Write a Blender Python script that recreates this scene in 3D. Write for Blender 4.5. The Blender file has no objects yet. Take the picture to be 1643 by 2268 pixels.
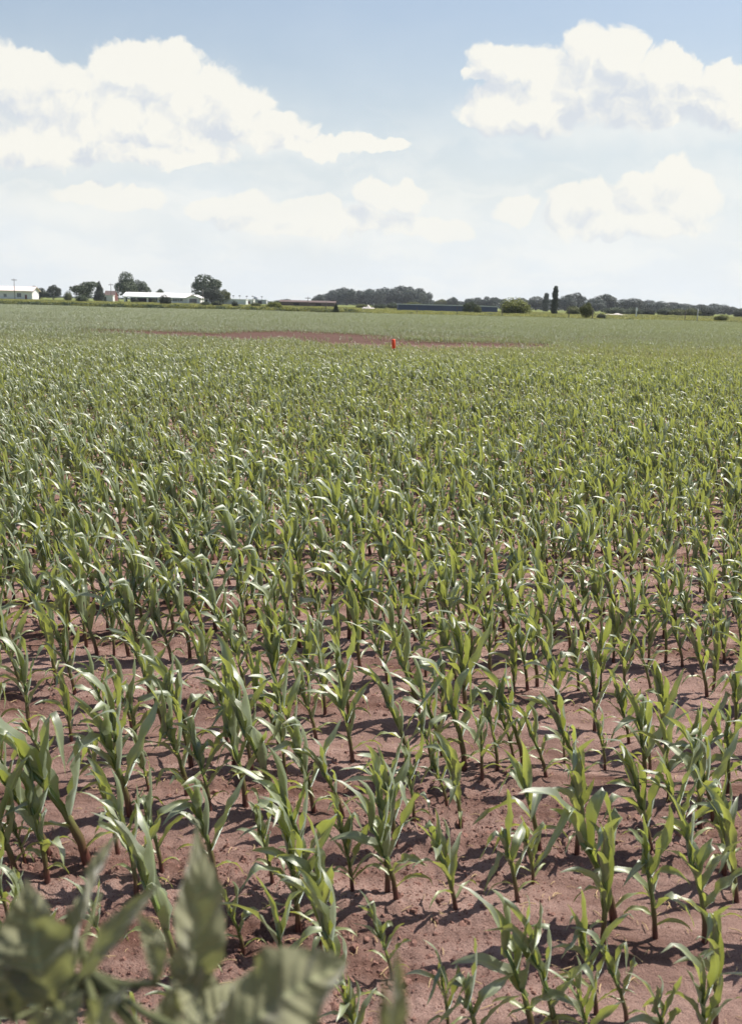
import bpy, math, random
import numpy as np
from mathutils import Vector, Matrix, Euler

S = bpy.context.scene
C = S.collection
R = math.radians
random.seed(7)
rng = np.random.default_rng(7)

# ------------------------------------------------------------------ camera
CAM_H = 1.75
PITCH, ROLL = R(11.8), R(1.4)
cam_d = bpy.data.cameras.new("camera")
cam = bpy.data.objects.new("camera", cam_d)
C.objects.link(cam)
cam_d.sensor_fit = 'VERTICAL'
cam_d.sensor_height = 36
cam_d.lens = 35
cam_d.clip_start = 0.05
cam_d.clip_end = 20000
cam.matrix_world = Matrix.Translation((0, 0, CAM_H)) @ Matrix.Rotation(math.pi/2 - PITCH, 4, 'X') @ Matrix.Rotation(ROLL, 4, 'Z')
cam_d.dof.use_dof = True
cam_d.dof.focus_distance = 6.5
cam_d.dof.aperture_fstop = 6.3
S.camera = cam

# ------------------------------------------------------------------ light
SUN_AZ, SUN_EL = R(64), R(57)      # azimuth measured clockwise from the view direction
world = bpy.data.worlds.new("World")
S.world = world
world.use_nodes = True
sd = bpy.data.lights.new("sun", 'SUN')
sd.energy = 5.0
sd.angle = R(0.5)
sd.color = (1.0, 0.945, 0.85)
sun = bpy.data.objects.new("sun", sd)
C.objects.link(sun)
to_sun = Vector((math.sin(SUN_AZ)*math.cos(SUN_EL), math.cos(SUN_AZ)*math.cos(SUN_EL), math.sin(SUN_EL)))
sun.rotation_euler = to_sun.to_track_quat('Z', 'Y').to_euler()
S.view_settings.view_transform = 'Standard'
S.view_settings.look = 'None'
S.view_settings.exposure = 0.62
S.view_settings.gamma = 1.0
S.cycles.volume_bounces = 0
S.cycles.max_bounces = 6
S.cycles.transparent_max_bounces = 8

# ------------------------------------------------------------------ picture -> place
FPX = 2205.0
def ray(px, py):
    x = (px-821.5)/FPX; y = -(py-1134)/FPX
    v = Matrix.Rotation(ROLL, 3, 'Z') @ Vector((x, y, -1))
    return Matrix.Rotation(math.pi/2-PITCH, 3, 'X') @ v
def ground_at(px, py, z=0.0):
    v = ray(px, py); t = (z-CAM_H)/v.z
    return Vector((v.x*t, v.y*t, z))
def at(px, py, Y):
    v = ray(px, py); t = Y/v.y
    return Vector((v.x*t, Y, CAM_H+v.z*t))
def project(p):
    q = cam.matrix_world.inverted() @ Vector(p)
    return 821.5+FPX*q.x/-q.z, 1134-FPX*q.y/-q.z, -q.z

# ------------------------------------------------------------------ sky with cumulus
def nodes_of(nt):
    def N(t, **kw):
        n = nt.nodes.new(t)
        for k, v in kw.items():
            setattr(n, k, v)
        return n
    def L(a, b):
        nt.links.new(a, b)
    return N, L
def sock(N, L, n, i, v):
    if hasattr(v, 'links'): L(v, n.inputs[i])
    else: n.inputs[i].default_value = v
def mk_math(N, L):
    def M(op, a, b=None, c=None, clamp=False):
        n = N('ShaderNodeMath', operation=op); n.use_clamp = clamp
        for i, v in enumerate((a, b, c)):
            if v is not None: sock(N, L, n, i, v)
        return n.outputs[0]
    return M

def col_mix(N, L, f, a, b, mode='MIX'):
    n = N('ShaderNodeMix'); n.data_type = 'RGBA'; n.blend_type = mode
    for i, v in ((0, f), (6, a), (7, b)):
        if hasattr(v, 'links'): L(v, n.inputs[i])
        else: n.inputs[i].default_value = v if i == 0 else (*v, 1)
    return n.outputs[2]
def build_sky():
    nt = world.node_tree; nt.nodes.clear()
    N, L = nodes_of(nt); M = mk_math(N, L)
    out = N('ShaderNodeOutputWorld')
    sky = N('ShaderNodeTexSky', sky_type='NISHITA')
    sky.sun_disc = False
    sky.sun_elevation = SUN_EL
    sky.sun_rotation = SUN_AZ
    sky.air_density = 1.6; sky.dust_density = 1.6; sky.ozone_density = 3.0
    bg = N('ShaderNodeBackground'); bg.inputs[1].default_value = 0.072
    tc = N('ShaderNodeTexCoord')
    sep = N('ShaderNodeSeparateXYZ'); L(tc.outputs['Generated'], sep.inputs[0])
    y = M('MAXIMUM', sep.outputs[1], 0.02)
    u = M('DIVIDE', sep.outputs[0], y); w = M('DIVIDE', sep.outputs[2], y)
    P = N('ShaderNodeCombineXYZ'); L(u, P.inputs[0]); L(w, P.inputs[1])
    P = P.outputs[0]
    def noise(v, scale, detail, rough=0.55, z=0.0, stretch=1.0):
        m = N('ShaderNodeVectorMath', operation='MULTIPLY_ADD'); L(v, m.inputs[0])
        m.inputs[1].default_value = (scale, scale*stretch, 1); m.inputs[2].default_value = (3.1, 7.7, z)
        n = N('ShaderNodeTexNoise'); n.noise_dimensions = '3D'
        n.inputs['Scale'].default_value = 1; n.inputs['Detail'].default_value = detail; n.inputs['Roughness'].default_value = rough
        L(m.outputs[0], n.inputs['Vector'])
        return n
    # warp the coordinates so that outlines billow
    def warp(v, scale, amt, z, detail=2):
        n = noise(v, scale, detail, z=z)
        s = N('ShaderNodeVectorMath', operation='SUBTRACT'); L(n.outputs['Color'], s.inputs[0]); s.inputs[1].default_value = (.5, .5, .5)
        a = N('ShaderNodeVectorMath', operation='MULTIPLY_ADD'); L(s.outputs[0], a.inputs[0]); a.inputs[1].default_value = (amt, amt, 0); L(v, a.inputs[2])
        return a.outputs[0]
    W = warp(P, 14, 0.030, 1.3)
    W = warp(W, 50, 0.022, 4.3, 5)
    def field(blobs, W=W, up=0.0, right=0.0):
        F = None
        for (cx, cy, rx, ry) in blobs:
            v = ray(cx, cy); cu, cw = v.x/v.y, v.z/v.y
            a, b = rx/FPX, ry/FPX
            m = N('ShaderNodeVectorMath', operation='MULTIPLY_ADD'); L(W, m.inputs[0])
            m.inputs[1].default_value = (1/a, 1/b, 0); m.inputs[2].default_value = ((right-cu)/a, (up-cw)/b, 0)
            l = N('ShaderNodeVectorMath', operation='LENGTH'); L(m.outputs[0], l.inputs[0])
            F = l.outputs['Value'] if F is None else M('SMOOTH_MIN', F, l.outputs['Value'], 0.12)
        return M('SUBTRACT', 1.0, F)
    n1 = noise(W, 46, 8, 0.62, 2.0)
    n2 = noise(W, 9, 4, 0.5, 5.0, 1.8)
    vor = N('ShaderNodeTexVoronoi'); vor.feature = 'SMOOTH_F1'; vor.inputs['Scale'].default_value = 48; vor.inputs['Smoothness'].default_value = .5
    L(W, vor.inputs['Vector'])
    detail = M('ADD', M('MULTIPLY', M('SUBTRACT', n1.outputs['Fac'], .5), 1.1), M('MULTIPLY', M('SUBTRACT', .45, vor.outputs['Distance']), .35))
    crisp = [  # cumulus heads: centre and radii in the photograph
        (60, 185, 130, 75), (170, 220, 150, 90), (265, 165, 90, 78), (350, 175, 120, 80), (430, 225, 130, 80), (540, 250, 90, 62),
        (600, 290, 110, 48), (300, 270, 300, 80), (700, 322, 90, 26), (800, 322, 110, 20), (875, 322, 34, 20),
        (1120, 150, 88, 48), (1060, 172, 50, 22), (1300, 120, 62, 62), (1365, 115, 66, 58), (1200, 160, 70, 55), (1330, 190, 150, 85),
        (1460, 150, 62, 55), (1530, 160, 38, 42), (1130, 245, 120, 55), (1210, 240, 90, 60), (1400, 225, 160, 70), (1590, 215, 100, 60), (1620, 160, 60, 26), (1640, 240, 90, 50),
        (1150, 465, 52, 32), (1320, 435, 60, 45), (1260, 450, 55, 40), (1430, 430, 80, 55), (1495, 405, 62, 56), (1540, 440, 62, 55), (1400, 490, 200, 50),
        (560, 450, 65, 36), (690, 455, 80, 30), (840, 435, 50, 34), (900, 440, 55, 36), (700, 490, 260, 34), (960, 510, 110, 26),
        (190, 425, 80, 26), (90, 320, 180, 50), (330, 340, 220, 30), (280, 450, 90, 26), (480, 470, 60, 26)]
    F = field(crisp)
    Fd = M('ADD', F, M('MULTIPLY', detail, 0.62))
    cov = N('ShaderNodeMapRange'); cov.interpolation_type = 'SMOOTHSTEP'; L(Fd, cov.inputs[0])
    cov.inputs[1].default_value = -0.02; cov.inputs[2].default_value = 0.22
    # thin veil that whitens towards the horizon and below the cloud bases
    veil = N('ShaderNodeMapRange'); veil.interpolation_type = 'SMOOTHSTEP'
    vn = M('MULTIPLY_ADD', M('SUBTRACT', n2.outputs['Fac'], .5), 0.10, w)
    L(vn, veil.inputs[0]); veil.inputs[1].default_value = 0.0; veil.inputs[2].default_value = 0.29
    veil.inputs[3].default_value = 0.98; veil.inputs[4].default_value = 0.22
    soft = field([(200, 320, 460, 95), (620, 330, 300, 40), (1420, 290, 380, 75), (150, 470, 360, 70), (760, 500, 460, 60), (1380, 500, 400, 80)])
    softd = N('ShaderNodeMapRange'); softd.interpolation_type = 'SMOOTHSTEP'; L(M('ADD', soft, M('MULTIPLY', M('SUBTRACT', n2.outputs['Fac'], .5), 1.3)), softd.inputs[0])
    softd.inputs[1].default_value = 0.0; softd.inputs[2].default_value = 1.1; softd.inputs[4].default_value = 0.6
    hi = N('ShaderNodeMapRange'); L(w, hi.inputs[0]); hi.inputs[1].default_value = .32; hi.inputs[2].default_value = .8; hi.inputs[3].default_value = 1; hi.inputs[4].default_value = 0
    v2 = M('MULTIPLY', veil.outputs[0], hi.outputs[0])
    # relief: compare the billow field with itself a little towards the sun
    off = N('ShaderNodeVectorMath', operation='ADD'); L(W, off.inputs[0]); off.inputs[1].default_value = (0.008, 0.010, 0)
    n1b = noise(off.outputs[0], 46, 6, 0.55, 2.0)
    big = noise(W, 11, 3, 0.5, 9.0)
    # grey undersides: cloud cores
    grey = field([(1375, 222, 120, 75), (1260, 258, 50, 26), (1420, 255, 130, 45), (1060, 178, 60, 14), (1560, 200, 60, 30),
                  (1230, 225, 40, 26)])
    g = N('ShaderNodeMapRange'); g.interpolation_type = 'SMOOTHSTEP'; L(M('ADD', grey, M('MULTIPLY', detail, 0.14)), g.inputs[0])
    g.inputs[1].default_value = -0.15; g.inputs[2].default_value = 0.95; g.inputs[4].default_value = 0.9
    Fu = field(crisp, up=0.020, right=0.012)
    n4 = noise(W, 17, 5, 0.55, 21.0)
    off2 = N('ShaderNodeVectorMath', operation='ADD'); L(W, off2.inputs[0]); off2.inputs[1].default_value = (0.014, 0.020, 0)
    n4b = noise(off2.outputs[0], 17, 5, 0.55, 21.0)
    rel = M('ADD', M('MULTIPLY', M('SUBTRACT', n1.outputs['Fac'], n1b.outputs['Fac']), 1.9), M('MULTIPLY', M('SUBTRACT', n4.outputs['Fac'], n4b.outputs['Fac']), 1.9))
    rel = M('SUBTRACT', rel, M('MULTIPLY', M('SUBTRACT', Fu, F), .85))
    sh = M('ADD', M('ADD', rel, .70), M('MULTIPLY', M('SUBTRACT', big.outputs['Fac'], .5), 0.55))
    sh = M('SUBTRACT', sh, M('MULTIPLY', g.outputs[0], 0.80), clamp=True)
    ramp = N('ShaderNodeValToRGB'); L(sh, ramp.inputs[0])
    ramp.color_ramp.elements[0].color = (0.725, 0.77, 0.825, 1); ramp.color_ramp.elements[0].position = 0.0
    ramp.color_ramp.elements[1].color = (0.98, 0.965, 0.89, 1); ramp.color_ramp.elements[1].position = 0.78
    cb = N('ShaderNodeBackground'); L(ramp.outputs[0], cb.inputs[0]); cb.inputs[1].default_value = 0.635
    vb = N('ShaderNodeBackground'); vb.inputs[0].default_value = (0.80, 0.85, 0.88, 1); vb.inputs[1].default_value = 0.70
    tint = col_mix(N, L, 1.0, sky.outputs[0], (1.0, .99, 1.07), 'MULTIPLY'); L(tint, bg.inputs[0])
    front = M('GREATER_THAN', sep.outputs[1], 0.05)
    m1 = N('ShaderNodeMixShader'); L(v2, m1.inputs[0]); L(bg.outputs[0], m1.inputs[1]); L(vb.outputs[0], m1.inputs[2])
    # low clouds drown in the veil
    fade = N('ShaderNodeMapRange'); L(w, fade.inputs[0]); fade.inputs[1].default_value = 0.02; fade.inputs[2].default_value = 0.13
    fade.inputs[3].default_value = 0.45; fade.inputs[4].default_value = 0.97
    # layered banks low in the sky
    n3 = noise(W, 7, 6, 0.6, 14.0, 3.2)
    lay = N('ShaderNodeMapRange'); lay.interpolation_type = 'SMOOTHSTEP'; L(n3.outputs['Fac'], lay.inputs[0]); lay.inputs[1].default_value = .42; lay.inputs[2].default_value = .62
    band = N('ShaderNodeMapRange'); band.interpolation_type = 'SMOOTHSTEP'; L(w, band.inputs[0]); band.inputs[1].default_value = .22; band.inputs[2].default_value = .09
    lb = N('ShaderNodeBackground'); lb.inputs[0].default_value = (.97, .965, .91, 1); lb.inputs[1].default_value = .66
    ml = N('ShaderNodeMixShader'); L(M('MAXIMUM', M('MULTIPLY', M('MULTIPLY', lay.outputs[0], band.outputs[0]), .45), M('MULTIPLY', softd.outputs[0], front)), ml.inputs[0]); L(m1.outputs[0], ml.inputs[1]); L(lb.outputs[0], ml.inputs[2])
    m1 = ml
    m2 = N('ShaderNodeMixShader'); L(M('MULTIPLY', M('MULTIPLY', cov.outputs[0], front), fade.outputs[0]), m2.inputs[0]); L(m1.outputs[0], m2.inputs[1]); L(cb.outputs[0], m2.inputs[2])
    L(m2.outputs[0], out.inputs[0])
build_sky()

# ------------------------------------------------------------------ helpers
def mesh_from(name, V, F, mats, attrs=None, fmat=None, smooth=False):
    me = bpy.data.meshes.new(name)
    me.from_pydata([tuple(v) for v in V], [], [tuple(f) for f in F])
    for m in (mats if isinstance(mats, (list, tuple)) else [mats]): me.materials.append(m)
    if attrs:
        for k, a in attrs.items():
            at_ = me.attributes.new(k, 'FLOAT', 'POINT'); at_.data.foreach_set('value', np.asarray(a, dtype=np.float32))
    if fmat is not None: me.polygons.foreach_set('material_index', np.asarray(fmat, dtype=np.int32))
    if smooth: me.polygons.foreach_set('use_smooth', np.ones(len(F), dtype=bool))
    me.update()
    return me
def link(name, me, parent=None):
    o = bpy.data.objects.new(name, me); C.objects.link(o)
    if parent: o.parent = parent
    return o
def tag(o, label=None, cat=None, group=None, kind=None):
    if label: o['label'] = label
    if cat: o['category'] = cat
    if group: o['group'] = group
    if kind: o['kind'] = kind
    return o
def thing(name, label, cat, loc=(0, 0, 0), rz=0.0, group=None):
    o = bpy.data.objects.new(name, None); o.empty_display_size = .1; C.objects.link(o)
    o.location = loc; o.rotation_euler = (0, 0, rz)
    return tag(o, label, cat, group)
class MB:
    def __init__(s): s.V = []; s.F = []
    def box(s, x0, x1, y0, y1, z0, z1):
        b = len(s.V)
        s.V += [(x0,y0,z0),(x1,y0,z0),(x1,y1,z0),(x0,y1,z0),(x0,y0,z1),(x1,y0,z1),(x1,y1,z1),(x0,y1,z1)]
        s.F += [tuple(b+i for i in f) for f in ((3,2,1,0),(4,5,6,7),(0,1,5,4),(1,2,6,5),(2,3,7,6),(3,0,4,7))]
        return s
    def tube(s, pts, rads, n=8, cap=True):
        b0 = len(s.V)
        for i, (p, r) in enumerate(zip(pts, rads)):
            p = Vector(p)
            d = (Vector(pts[min(i+1, len(pts)-1)]) - Vector(pts[max(i-1, 0)])).normalized()
            a = d.cross(Vector((0.3, 1, 0.1))).normalized(); c = d.cross(a)
            for k in range(n):
                t = 2*math.pi*k/n
                s.V.append(tuple(p + a*math.cos(t)*r + c*math.sin(t)*r))
        for i in range(len(pts)-1):
            for k in range(n):
                a0 = b0+i*n+k; a1 = b0+i*n+(k+1) % n
                s.F.append((a0, a1, a1+n, a0+n))
        if cap:
            s.F.append(tuple(b0+k for k in range(n))[::-1]); s.F.append(tuple(b0+(len(pts)-1)*n+k for k in range(n)))
        return s
    def poly(s, pts, flip=False):
        b = len(s.V); s.V += [tuple(p) for p in pts]; f = tuple(range(b, b+len(pts)))
        s.F.append(f[::-1] if flip else f); return s
    def slab(s, pts, d):
        """closed prism: pts a planar polygon, pushed by vector d"""
        b = len(s.V); n = len(pts); d = Vector(d)
        s.V += [tuple(p) for p in pts] + [tuple(Vector(p)+d) for p in pts]
        s.F.append(tuple(range(b, b+n))); s.F.append(tuple(range(b+2*n-1, b+n-1, -1)))
        for i in range(n):
            j = (i+1) % n; s.F.append((b+j, b+i, b+n+i, b+n+j))
        return s
    def build(s, name, mat, parent=None, smooth=False):
        return link(name, mesh_from(name, s.V, s.F, mat, smooth=smooth), parent)

# ------------------------------------------------------------------ materials
def new_mat(name):
    m = bpy.data.materials.new(name); m.use_nodes = True
    nt = m.node_tree; nt.nodes.clear()
    N, L = nodes_of(nt)
    out = N('ShaderNodeOutputMaterial')
    return m, N, L, mk_math(N, L), out
def col_mix(N, L, f, a, b, mode='MIX'):
    n = N('ShaderNodeMix'); n.data_type = 'RGBA'; n.blend_type = mode
    for i, v in ((0, f), (6, a), (7, b)):
        if hasattr(v, 'links'): L(v, n.inputs[i])
        else: n.inputs[i].default_value = v if i == 0 else (*v, 1)
    return n.outputs[2]
def attr(N, name):
    return N('ShaderNodeAttribute', attribute_name=name).outputs['Fac']
def plain(name, col, rough=0.7, scale=3.0, amt=0.25, spec=0.3, metallic=0.0, bump=0.0):
    m, N, L, M, out = new_mat(name)
    b = N('ShaderNodeBsdfPrincipled'); b.inputs['Roughness'].default_value = rough; b.inputs['Specular IOR Level'].default_value = spec
    b.inputs['Metallic'].default_value = metallic
    tc = N('ShaderNodeTexCoord')
    n = N('ShaderNodeTexNoise'); n.inputs['Scale'].default_value = scale; n.inputs['Detail'].default_value = 5; L(tc.outputs['Object'], n.inputs['Vector'])
    c = col_mix(N, L, n.outputs['Fac'], tuple(x*(1-amt) for x in col), tuple(min(1, x*(1+amt)) for x in col))
    L(c, b.inputs['Base Color'])
    if bump:
        bp = N('ShaderNodeBump'); bp.inputs['Strength'].default_value = bump; L(n.outputs['Fac'], bp.inputs['Height']); L(bp.outputs[0], b.inputs['Normal'])
    L(b.outputs[0], out.inputs[0])
    return m

def leaf_mat(name, top, under, trans, rough=0.43, spec=1.0, tmix=0.36, rib=(0.35, 0.42, 0.2)):
    m, N, L, M, out = new_mat(name)
    rnd = N('ShaderNodeObjectInfo').outputs['Random']
    lr = attr(N, 'rnd'); mid = attr(N, 'mid'); tt = attr(N, 't')
    geo = N('ShaderNodeNewGeometry')
    tc = N('ShaderNodeTexCoord')
    nz = N('ShaderNodeTexNoise'); nz.inputs['Scale'].default_value = 18; nz.inputs['Detail'].default_value = 3; L(tc.outputs['Object'], nz.inputs['Vector'])
    v = M('ADD', M('MULTIPLY', rnd, .35), M('ADD', M('MULTIPLY', lr, .45), M('MULTIPLY', nz.outputs['Fac'], .4)))
    dark = tuple(x*.5 for x in top); light = tuple(min(1, x*1.35) for x in top)
    c = col_mix(N, L, v, dark, light)
    c = col_mix(N, L, geo.outputs['Backfacing'], c, under)
    # pale midrib
    ribf = N('ShaderNodeMapRange'); L(mid, ribf.inputs[0]); ribf.inputs[1].default_value = 0.0; ribf.inputs[2].default_value = 0.28; ribf.inputs[3].default_value = .9; ribf.inputs[4].default_value = 0
    c = col_mix(N, L, ribf.outputs[0], c, rib)
    tip = N('ShaderNodeMapRange'); L(M('ADD', tt, M('MULTIPLY', M('SUBTRACT', nz.outputs['Fac'], .5), .5)), tip.inputs[0]); tip.inputs[1].default_value = .93; tip.inputs[2].default_value = 1.05; tip.inputs[4].default_value = .8
    c = col_mix(N, L, tip.outputs[0], c, (.34, .27, .13))
    # fine parallel veins across the blade
    wv = N('ShaderNodeMath', operation='SINE'); L(M('MULTIPLY', mid, 42.0), wv.inputs[0])
    bump = N('ShaderNodeBump'); bump.inputs['Strength'].default_value = .18; bump.inputs['Distance'].default_value = .002
    L(wv.outputs[0], bump.inputs['Height'])
    b = N('ShaderNodeBsdfPrincipled'); L(c, b.inputs['Base Color'])
    L(bump.outputs[0], b.inputs['Normal'])
    b.inputs['Roughness'].default_value = rough; b.inputs['Specular IOR Level'].default_value = spec
    b.inputs['Coat Weight'].default_value = 1.0; b.inputs['Coat Roughness'].default_value = .50; b.inputs['Coat IOR'].default_value = 1.8
    b.inputs['Sheen Weight'].default_value = .5; b.inputs['Sheen Roughness'].default_value = .35; b.inputs['Sheen Tint'].default_value = (.8, .95, .9, 1)
    tr = N('ShaderNodeBsdfTranslucent')
    tcg = col_mix(N, L, v, tuple(x*.75 for x in trans), tuple(min(1, x*1.25) for x in trans))
    L(tcg, tr.inputs[0])
    mx = N('ShaderNodeMixShader'); mx.inputs[0].default_value = tmix
    L(b.outputs[0], mx.inputs[1]); L(tr.outputs[0], mx.inputs[2]); L(mx.outputs[0], out.inputs[0])
    return m
M_leaf = leaf_mat('corn_leaf', (0.195, 0.230, 0.130), (0.20, 0.235, 0.14), (0.37, 0.41, 0.065), tmix=.38)
M_leaf_low = leaf_mat('corn_leaf_low', (0.20, 0.24, 0.07), (0.22, 0.26, 0.09), (0.40, 0.42, 0.07), tmix=.4)
M_stalk = None
def stalk_mat():
    m, N, L, M, out = new_mat('corn_stalk')
    tc = N('ShaderNodeTexCoord'); s = N('ShaderNodeSeparateXYZ'); L(tc.outputs['Object'], s.inputs[0])
    f = N('ShaderNodeMapRange'); L(s.outputs[2], f.inputs[0]); f.inputs[1].default_value = .02; f.inputs[2].default_value = .15
    nz = N('ShaderNodeTexNoise'); nz.inputs['Scale'].default_value = 40; L(tc.outputs['Object'], nz.inputs['Vector'])
    g = col_mix(N, L, nz.outputs['Fac'], (.08, .12, .03), (.16, .21, .06))
    c = col_mix(N, L, f.outputs[0], (.095, .035, .028), g)     # the purple-brown foot is pigment
    b = N('ShaderNodeBsdfPrincipled'); b.inputs['Roughness'].default_value = .38; b.inputs['Specular IOR Level'].default_value = .6
    L(c, b.inputs['Base Color']); L(b.outputs[0], out.inputs[0])
    return m
M_stalk = stalk_mat()

# ------------------------------------------------------------------ ground
BARE = []   # bare patches: (px, py, rx_m, ry_m)
for (px, py, rx, ry) in ((400, 742, 2.6, 1.8), (480, 746, 2.4, 3.6), (570, 748, 3.2, 6.0), (670, 746, 3.0, 5.4), (770, 750, 2.0, 3.0), (860, 764, 2.4, 3.6), (950, 767, 2.6, 3.2), (1050, 768, 2.2, 2.4), (1120, 768, 1.6, 2.2), (790, 764, 2.0, 2.6),
                         (450, 729, 2, 1.2), (900, 738, 2.4, 1.1), (1350, 752, 1.6, 1.2), (250, 738, 2.0, 1.6), (320, 741, 2.4, 1.8), (180, 737, 1.6, 1.0)):
    g = ground_at(px, py); BARE.append((g.x, g.y, rx, ry))
def nse(x, y, s, seed):
    """cheap smooth value noise"""
    x = np.asarray(x)/s + seed*17.3; y = np.asarray(y)/s + seed*9.1
    xi = np.floor(x).astype(np.int64); yi = np.floor(y).astype(np.int64); fx = x-xi; fy = y-yi
    fx = fx*fx*(3-2*fx); fy = fy*fy*(3-2*fy)
    def h(a, b):
        n = (a*374761393 + b*668265263 + seed*974634777) & 0xffffffff
        n = ((n ^ (n >> 13))*1274126177) & 0xffffffff
        return ((n ^ (n >> 16)) & 0xffff)/65535.0
    return (h(xi,yi)*(1-fx)+h(xi+1,yi)*fx)*(1-fy) + (h(xi,yi+1)*(1-fx)+h(xi+1,yi+1)*fx)*fy - .5
ROW_SLOPE = -0.125
ROW0, ROWSP = 2.66, 0.46
def soil_height(x, y):
    d = np.sqrt(x*x+y*y)
    fade = np.clip((16-d)/8, 0, 1)
    ph = (y - ROW_SLOPE*x - ROW0)/ROWSP
    h = 0.012*np.cos(2*np.pi*ph)*np.clip((30-d)/15, 0, 1)           # a low ridge along every row
    h = h + 0.030*nse(x, y*1.6, .55, 1)*fade + 0.016*nse(x, y*1.8, .17, 2)*fade + .010*nse(x, y*2.5, .07, 9)*fade
    rough = np.clip(nse(x, y*2.2, .8, 5)*3+.35, 0, 1)               # crusted flats and cloddy strips
    h = h + rough*fade*(0.042*np.abs(nse(x, y, .05, 3)) + 0.022*np.abs(nse(x, y, .022, 4)) + 0.03*np.clip(nse(x, y, .09, 7)-.18, 0, 1))
    return h
def build_ground():
    r = [0.4]
    while r[-1] < 14: r.append(r[-1]*1.0052 if r[-1] > 1.6 else r[-1]*1.05)
    while r[-1] < 60: r.append(r[-1]*1.02)
    while r[-1] < 9000: r.append(r[-1]*1.12)
    r = np.array(r)
    th = np.concatenate([np.linspace(-180, -30, 40, endpoint=False), np.linspace(-30, 30, 460, endpoint=False), np.linspace(30, 180, 40, endpoint=False)])
    th = np.radians(th)
    nr, nt_ = len(r), len(th)
    RR, TT = np.meshgrid(r, th, indexing='ij')
    X = RR*np.sin(TT); Y = RR*np.cos(TT); Z = soil_height(X, Y)
    V = np.stack([X, Y, Z], -1).reshape(-1, 3)
    V = np.vstack([V, [[0, 0, 0]]])
    i, j = np.meshgrid(np.arange(nr-1), np.arange(nt_), indexing='ij')
    j2 = (j+1) % nt_
    Q = np.stack([i*nt_+j, (i+1)*nt_+j, (i+1)*nt_+j2, i*nt_+j2], -1).reshape(-1, 4)[:, ::-1]
    me = bpy.data.meshes.new('ground')
    me.vertices.add(len(V)); me.vertices.foreach_set('co', V.ravel())
    tri = np.stack([np.full(nt_, len(V)-1), np.arange(nt_), (np.arange(nt_)+1) % nt_], -1)[:, ::-1]
    loops = np.concatenate([Q.ravel(), tri.ravel()])
    me.loops.add(len(loops)); me.loops.foreach_set('vertex_index', loops.astype(np.int32))
    starts = np.concatenate([np.arange(len(Q))*4, len(Q)*4+np.arange(nt_)*3])
    me.polygons.add(len(starts)); me.polygons.foreach_set('loop_start', starts.astype(np.int32))
    me.polygons.foreach_set('use_smooth', np.ones(len(starts), dtype=bool))
    me.update(calc_edges=True); me.validate()
    m, N, L, M, out = new_mat('field_soil')
    geo = N('ShaderNodeNewGeometry')
    pos = geo.outputs['Position']
    def noise(scale, det, rough=.6, st=(1, 1, 1)):
        mp = N('ShaderNodeVectorMath', operation='MULTIPLY'); L(pos, mp.inputs[0]); mp.inputs[1].default_value = st
        n = N('ShaderNodeTexNoise'); n.inputs['Scale'].default_value = scale; n.inputs['Detail'].default_value = det; n.inputs['Roughness'].default_value = rough
        L(mp.outputs[0], n.inputs['Vector']); return n.outputs['Fac']
    streak = noise(1.1, 6, .62, (.42, 3.2, 1)); crust = noise(3.2, 6, .65, (.7, 1.8, 1)); fine = noise(60, 6, .75); grain = noise(260, 2, .7)
    sf = N('ShaderNodeMapRange'); L(M('ADD', M('MULTIPLY', streak, .55), M('MULTIPLY', crust, .45)), sf.inputs[0]); sf.inputs[1].default_value = .40; sf.inputs[2].default_value = .585
    c = col_mix(N, L, sf.outputs[0], (.110, .054, .042), (.43, .290, .252))
    ff = N('ShaderNodeMapRange'); L(fine, ff.inputs[0]); ff.inputs[1].default_value = .34; ff.inputs[2].default_value = .66
    c = col_mix(N, L, M('MULTIPLY', ff.outputs[0], .35), c, (.37, .22, .17))
    gf = N('ShaderNodeMapRange'); L(grain, gf.inputs[0]); gf.inputs[1].default_value = .28; gf.inputs[2].default_value = .5; gf.inputs[3].default_value = .8; gf.inputs[4].default_value = 0
    c = col_mix(N, L, gf.outputs[0], c, (.11, .050, .04))
    # wetter, redder soil in the distant bare patches
    sp = N('ShaderNodeSeparateXYZ'); L(pos, sp.inputs[0])
    wet = N('ShaderNodeMapRange'); L(M('ADD', sp.outputs[1], M('MULTIPLY', sp.outputs[0], -.25)), wet.inputs[0]); wet.inputs[1].default_value = 38; wet.inputs[2].default_value = 46
    wet2 = M('MULTIPLY', wet.outputs[0], .8)
    c = col_mix(N, L, wet2, c, (.062, .031, .021))
    # beyond the field: rough grass
    gn = noise(.05, 5, .6, (1, .5, 1)); g2 = noise(.5, 4, .6, (1, .3, 1))
    gc = col_mix(N, L, gn, (.10, .12, .03), (.22, .23, .06))
    gc = col_mix(N, L, M('MULTIPLY', g2, .6), gc, (.10, .13, .035))
    eg = N('ShaderNodeMapRange'); L(M('ADD', sp.outputs[1], M('MULTIPLY', streak, 6.0)), eg.inputs[0]); eg.inputs[1].default_value = 165; eg.inputs[2].default_value = 168
    c = col_mix(N, L, eg.outputs[0], c, gc)
    b = N('ShaderNodeBsdfPrincipled'); b.inputs['Roughness'].default_value = .95; b.inputs['Specular IOR Level'].default_value = .12
    L(c, b.inputs['Base Color'])
    h = M('ADD', M('MULTIPLY', fine, .7), M('ADD', M('MULTIPLY', grain, .25), M('MULTIPLY', crust, .8)))
    bp = N('ShaderNodeBump'); bp.inputs['Strength'].default_value = 1.0; bp.inputs['Distance'].default_value = .03
    L(h, bp.inputs['Height']); L(bp.outputs[0], b.inputs['Normal'])
    L(b.outputs[0], out.inputs[0])
    me.materials.append(m)
    tag(link('ground', me), kind='structure')
build_ground()
def gz(x, y): return float(soil_height(np.array([x]), np.array([y]))[0])

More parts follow.
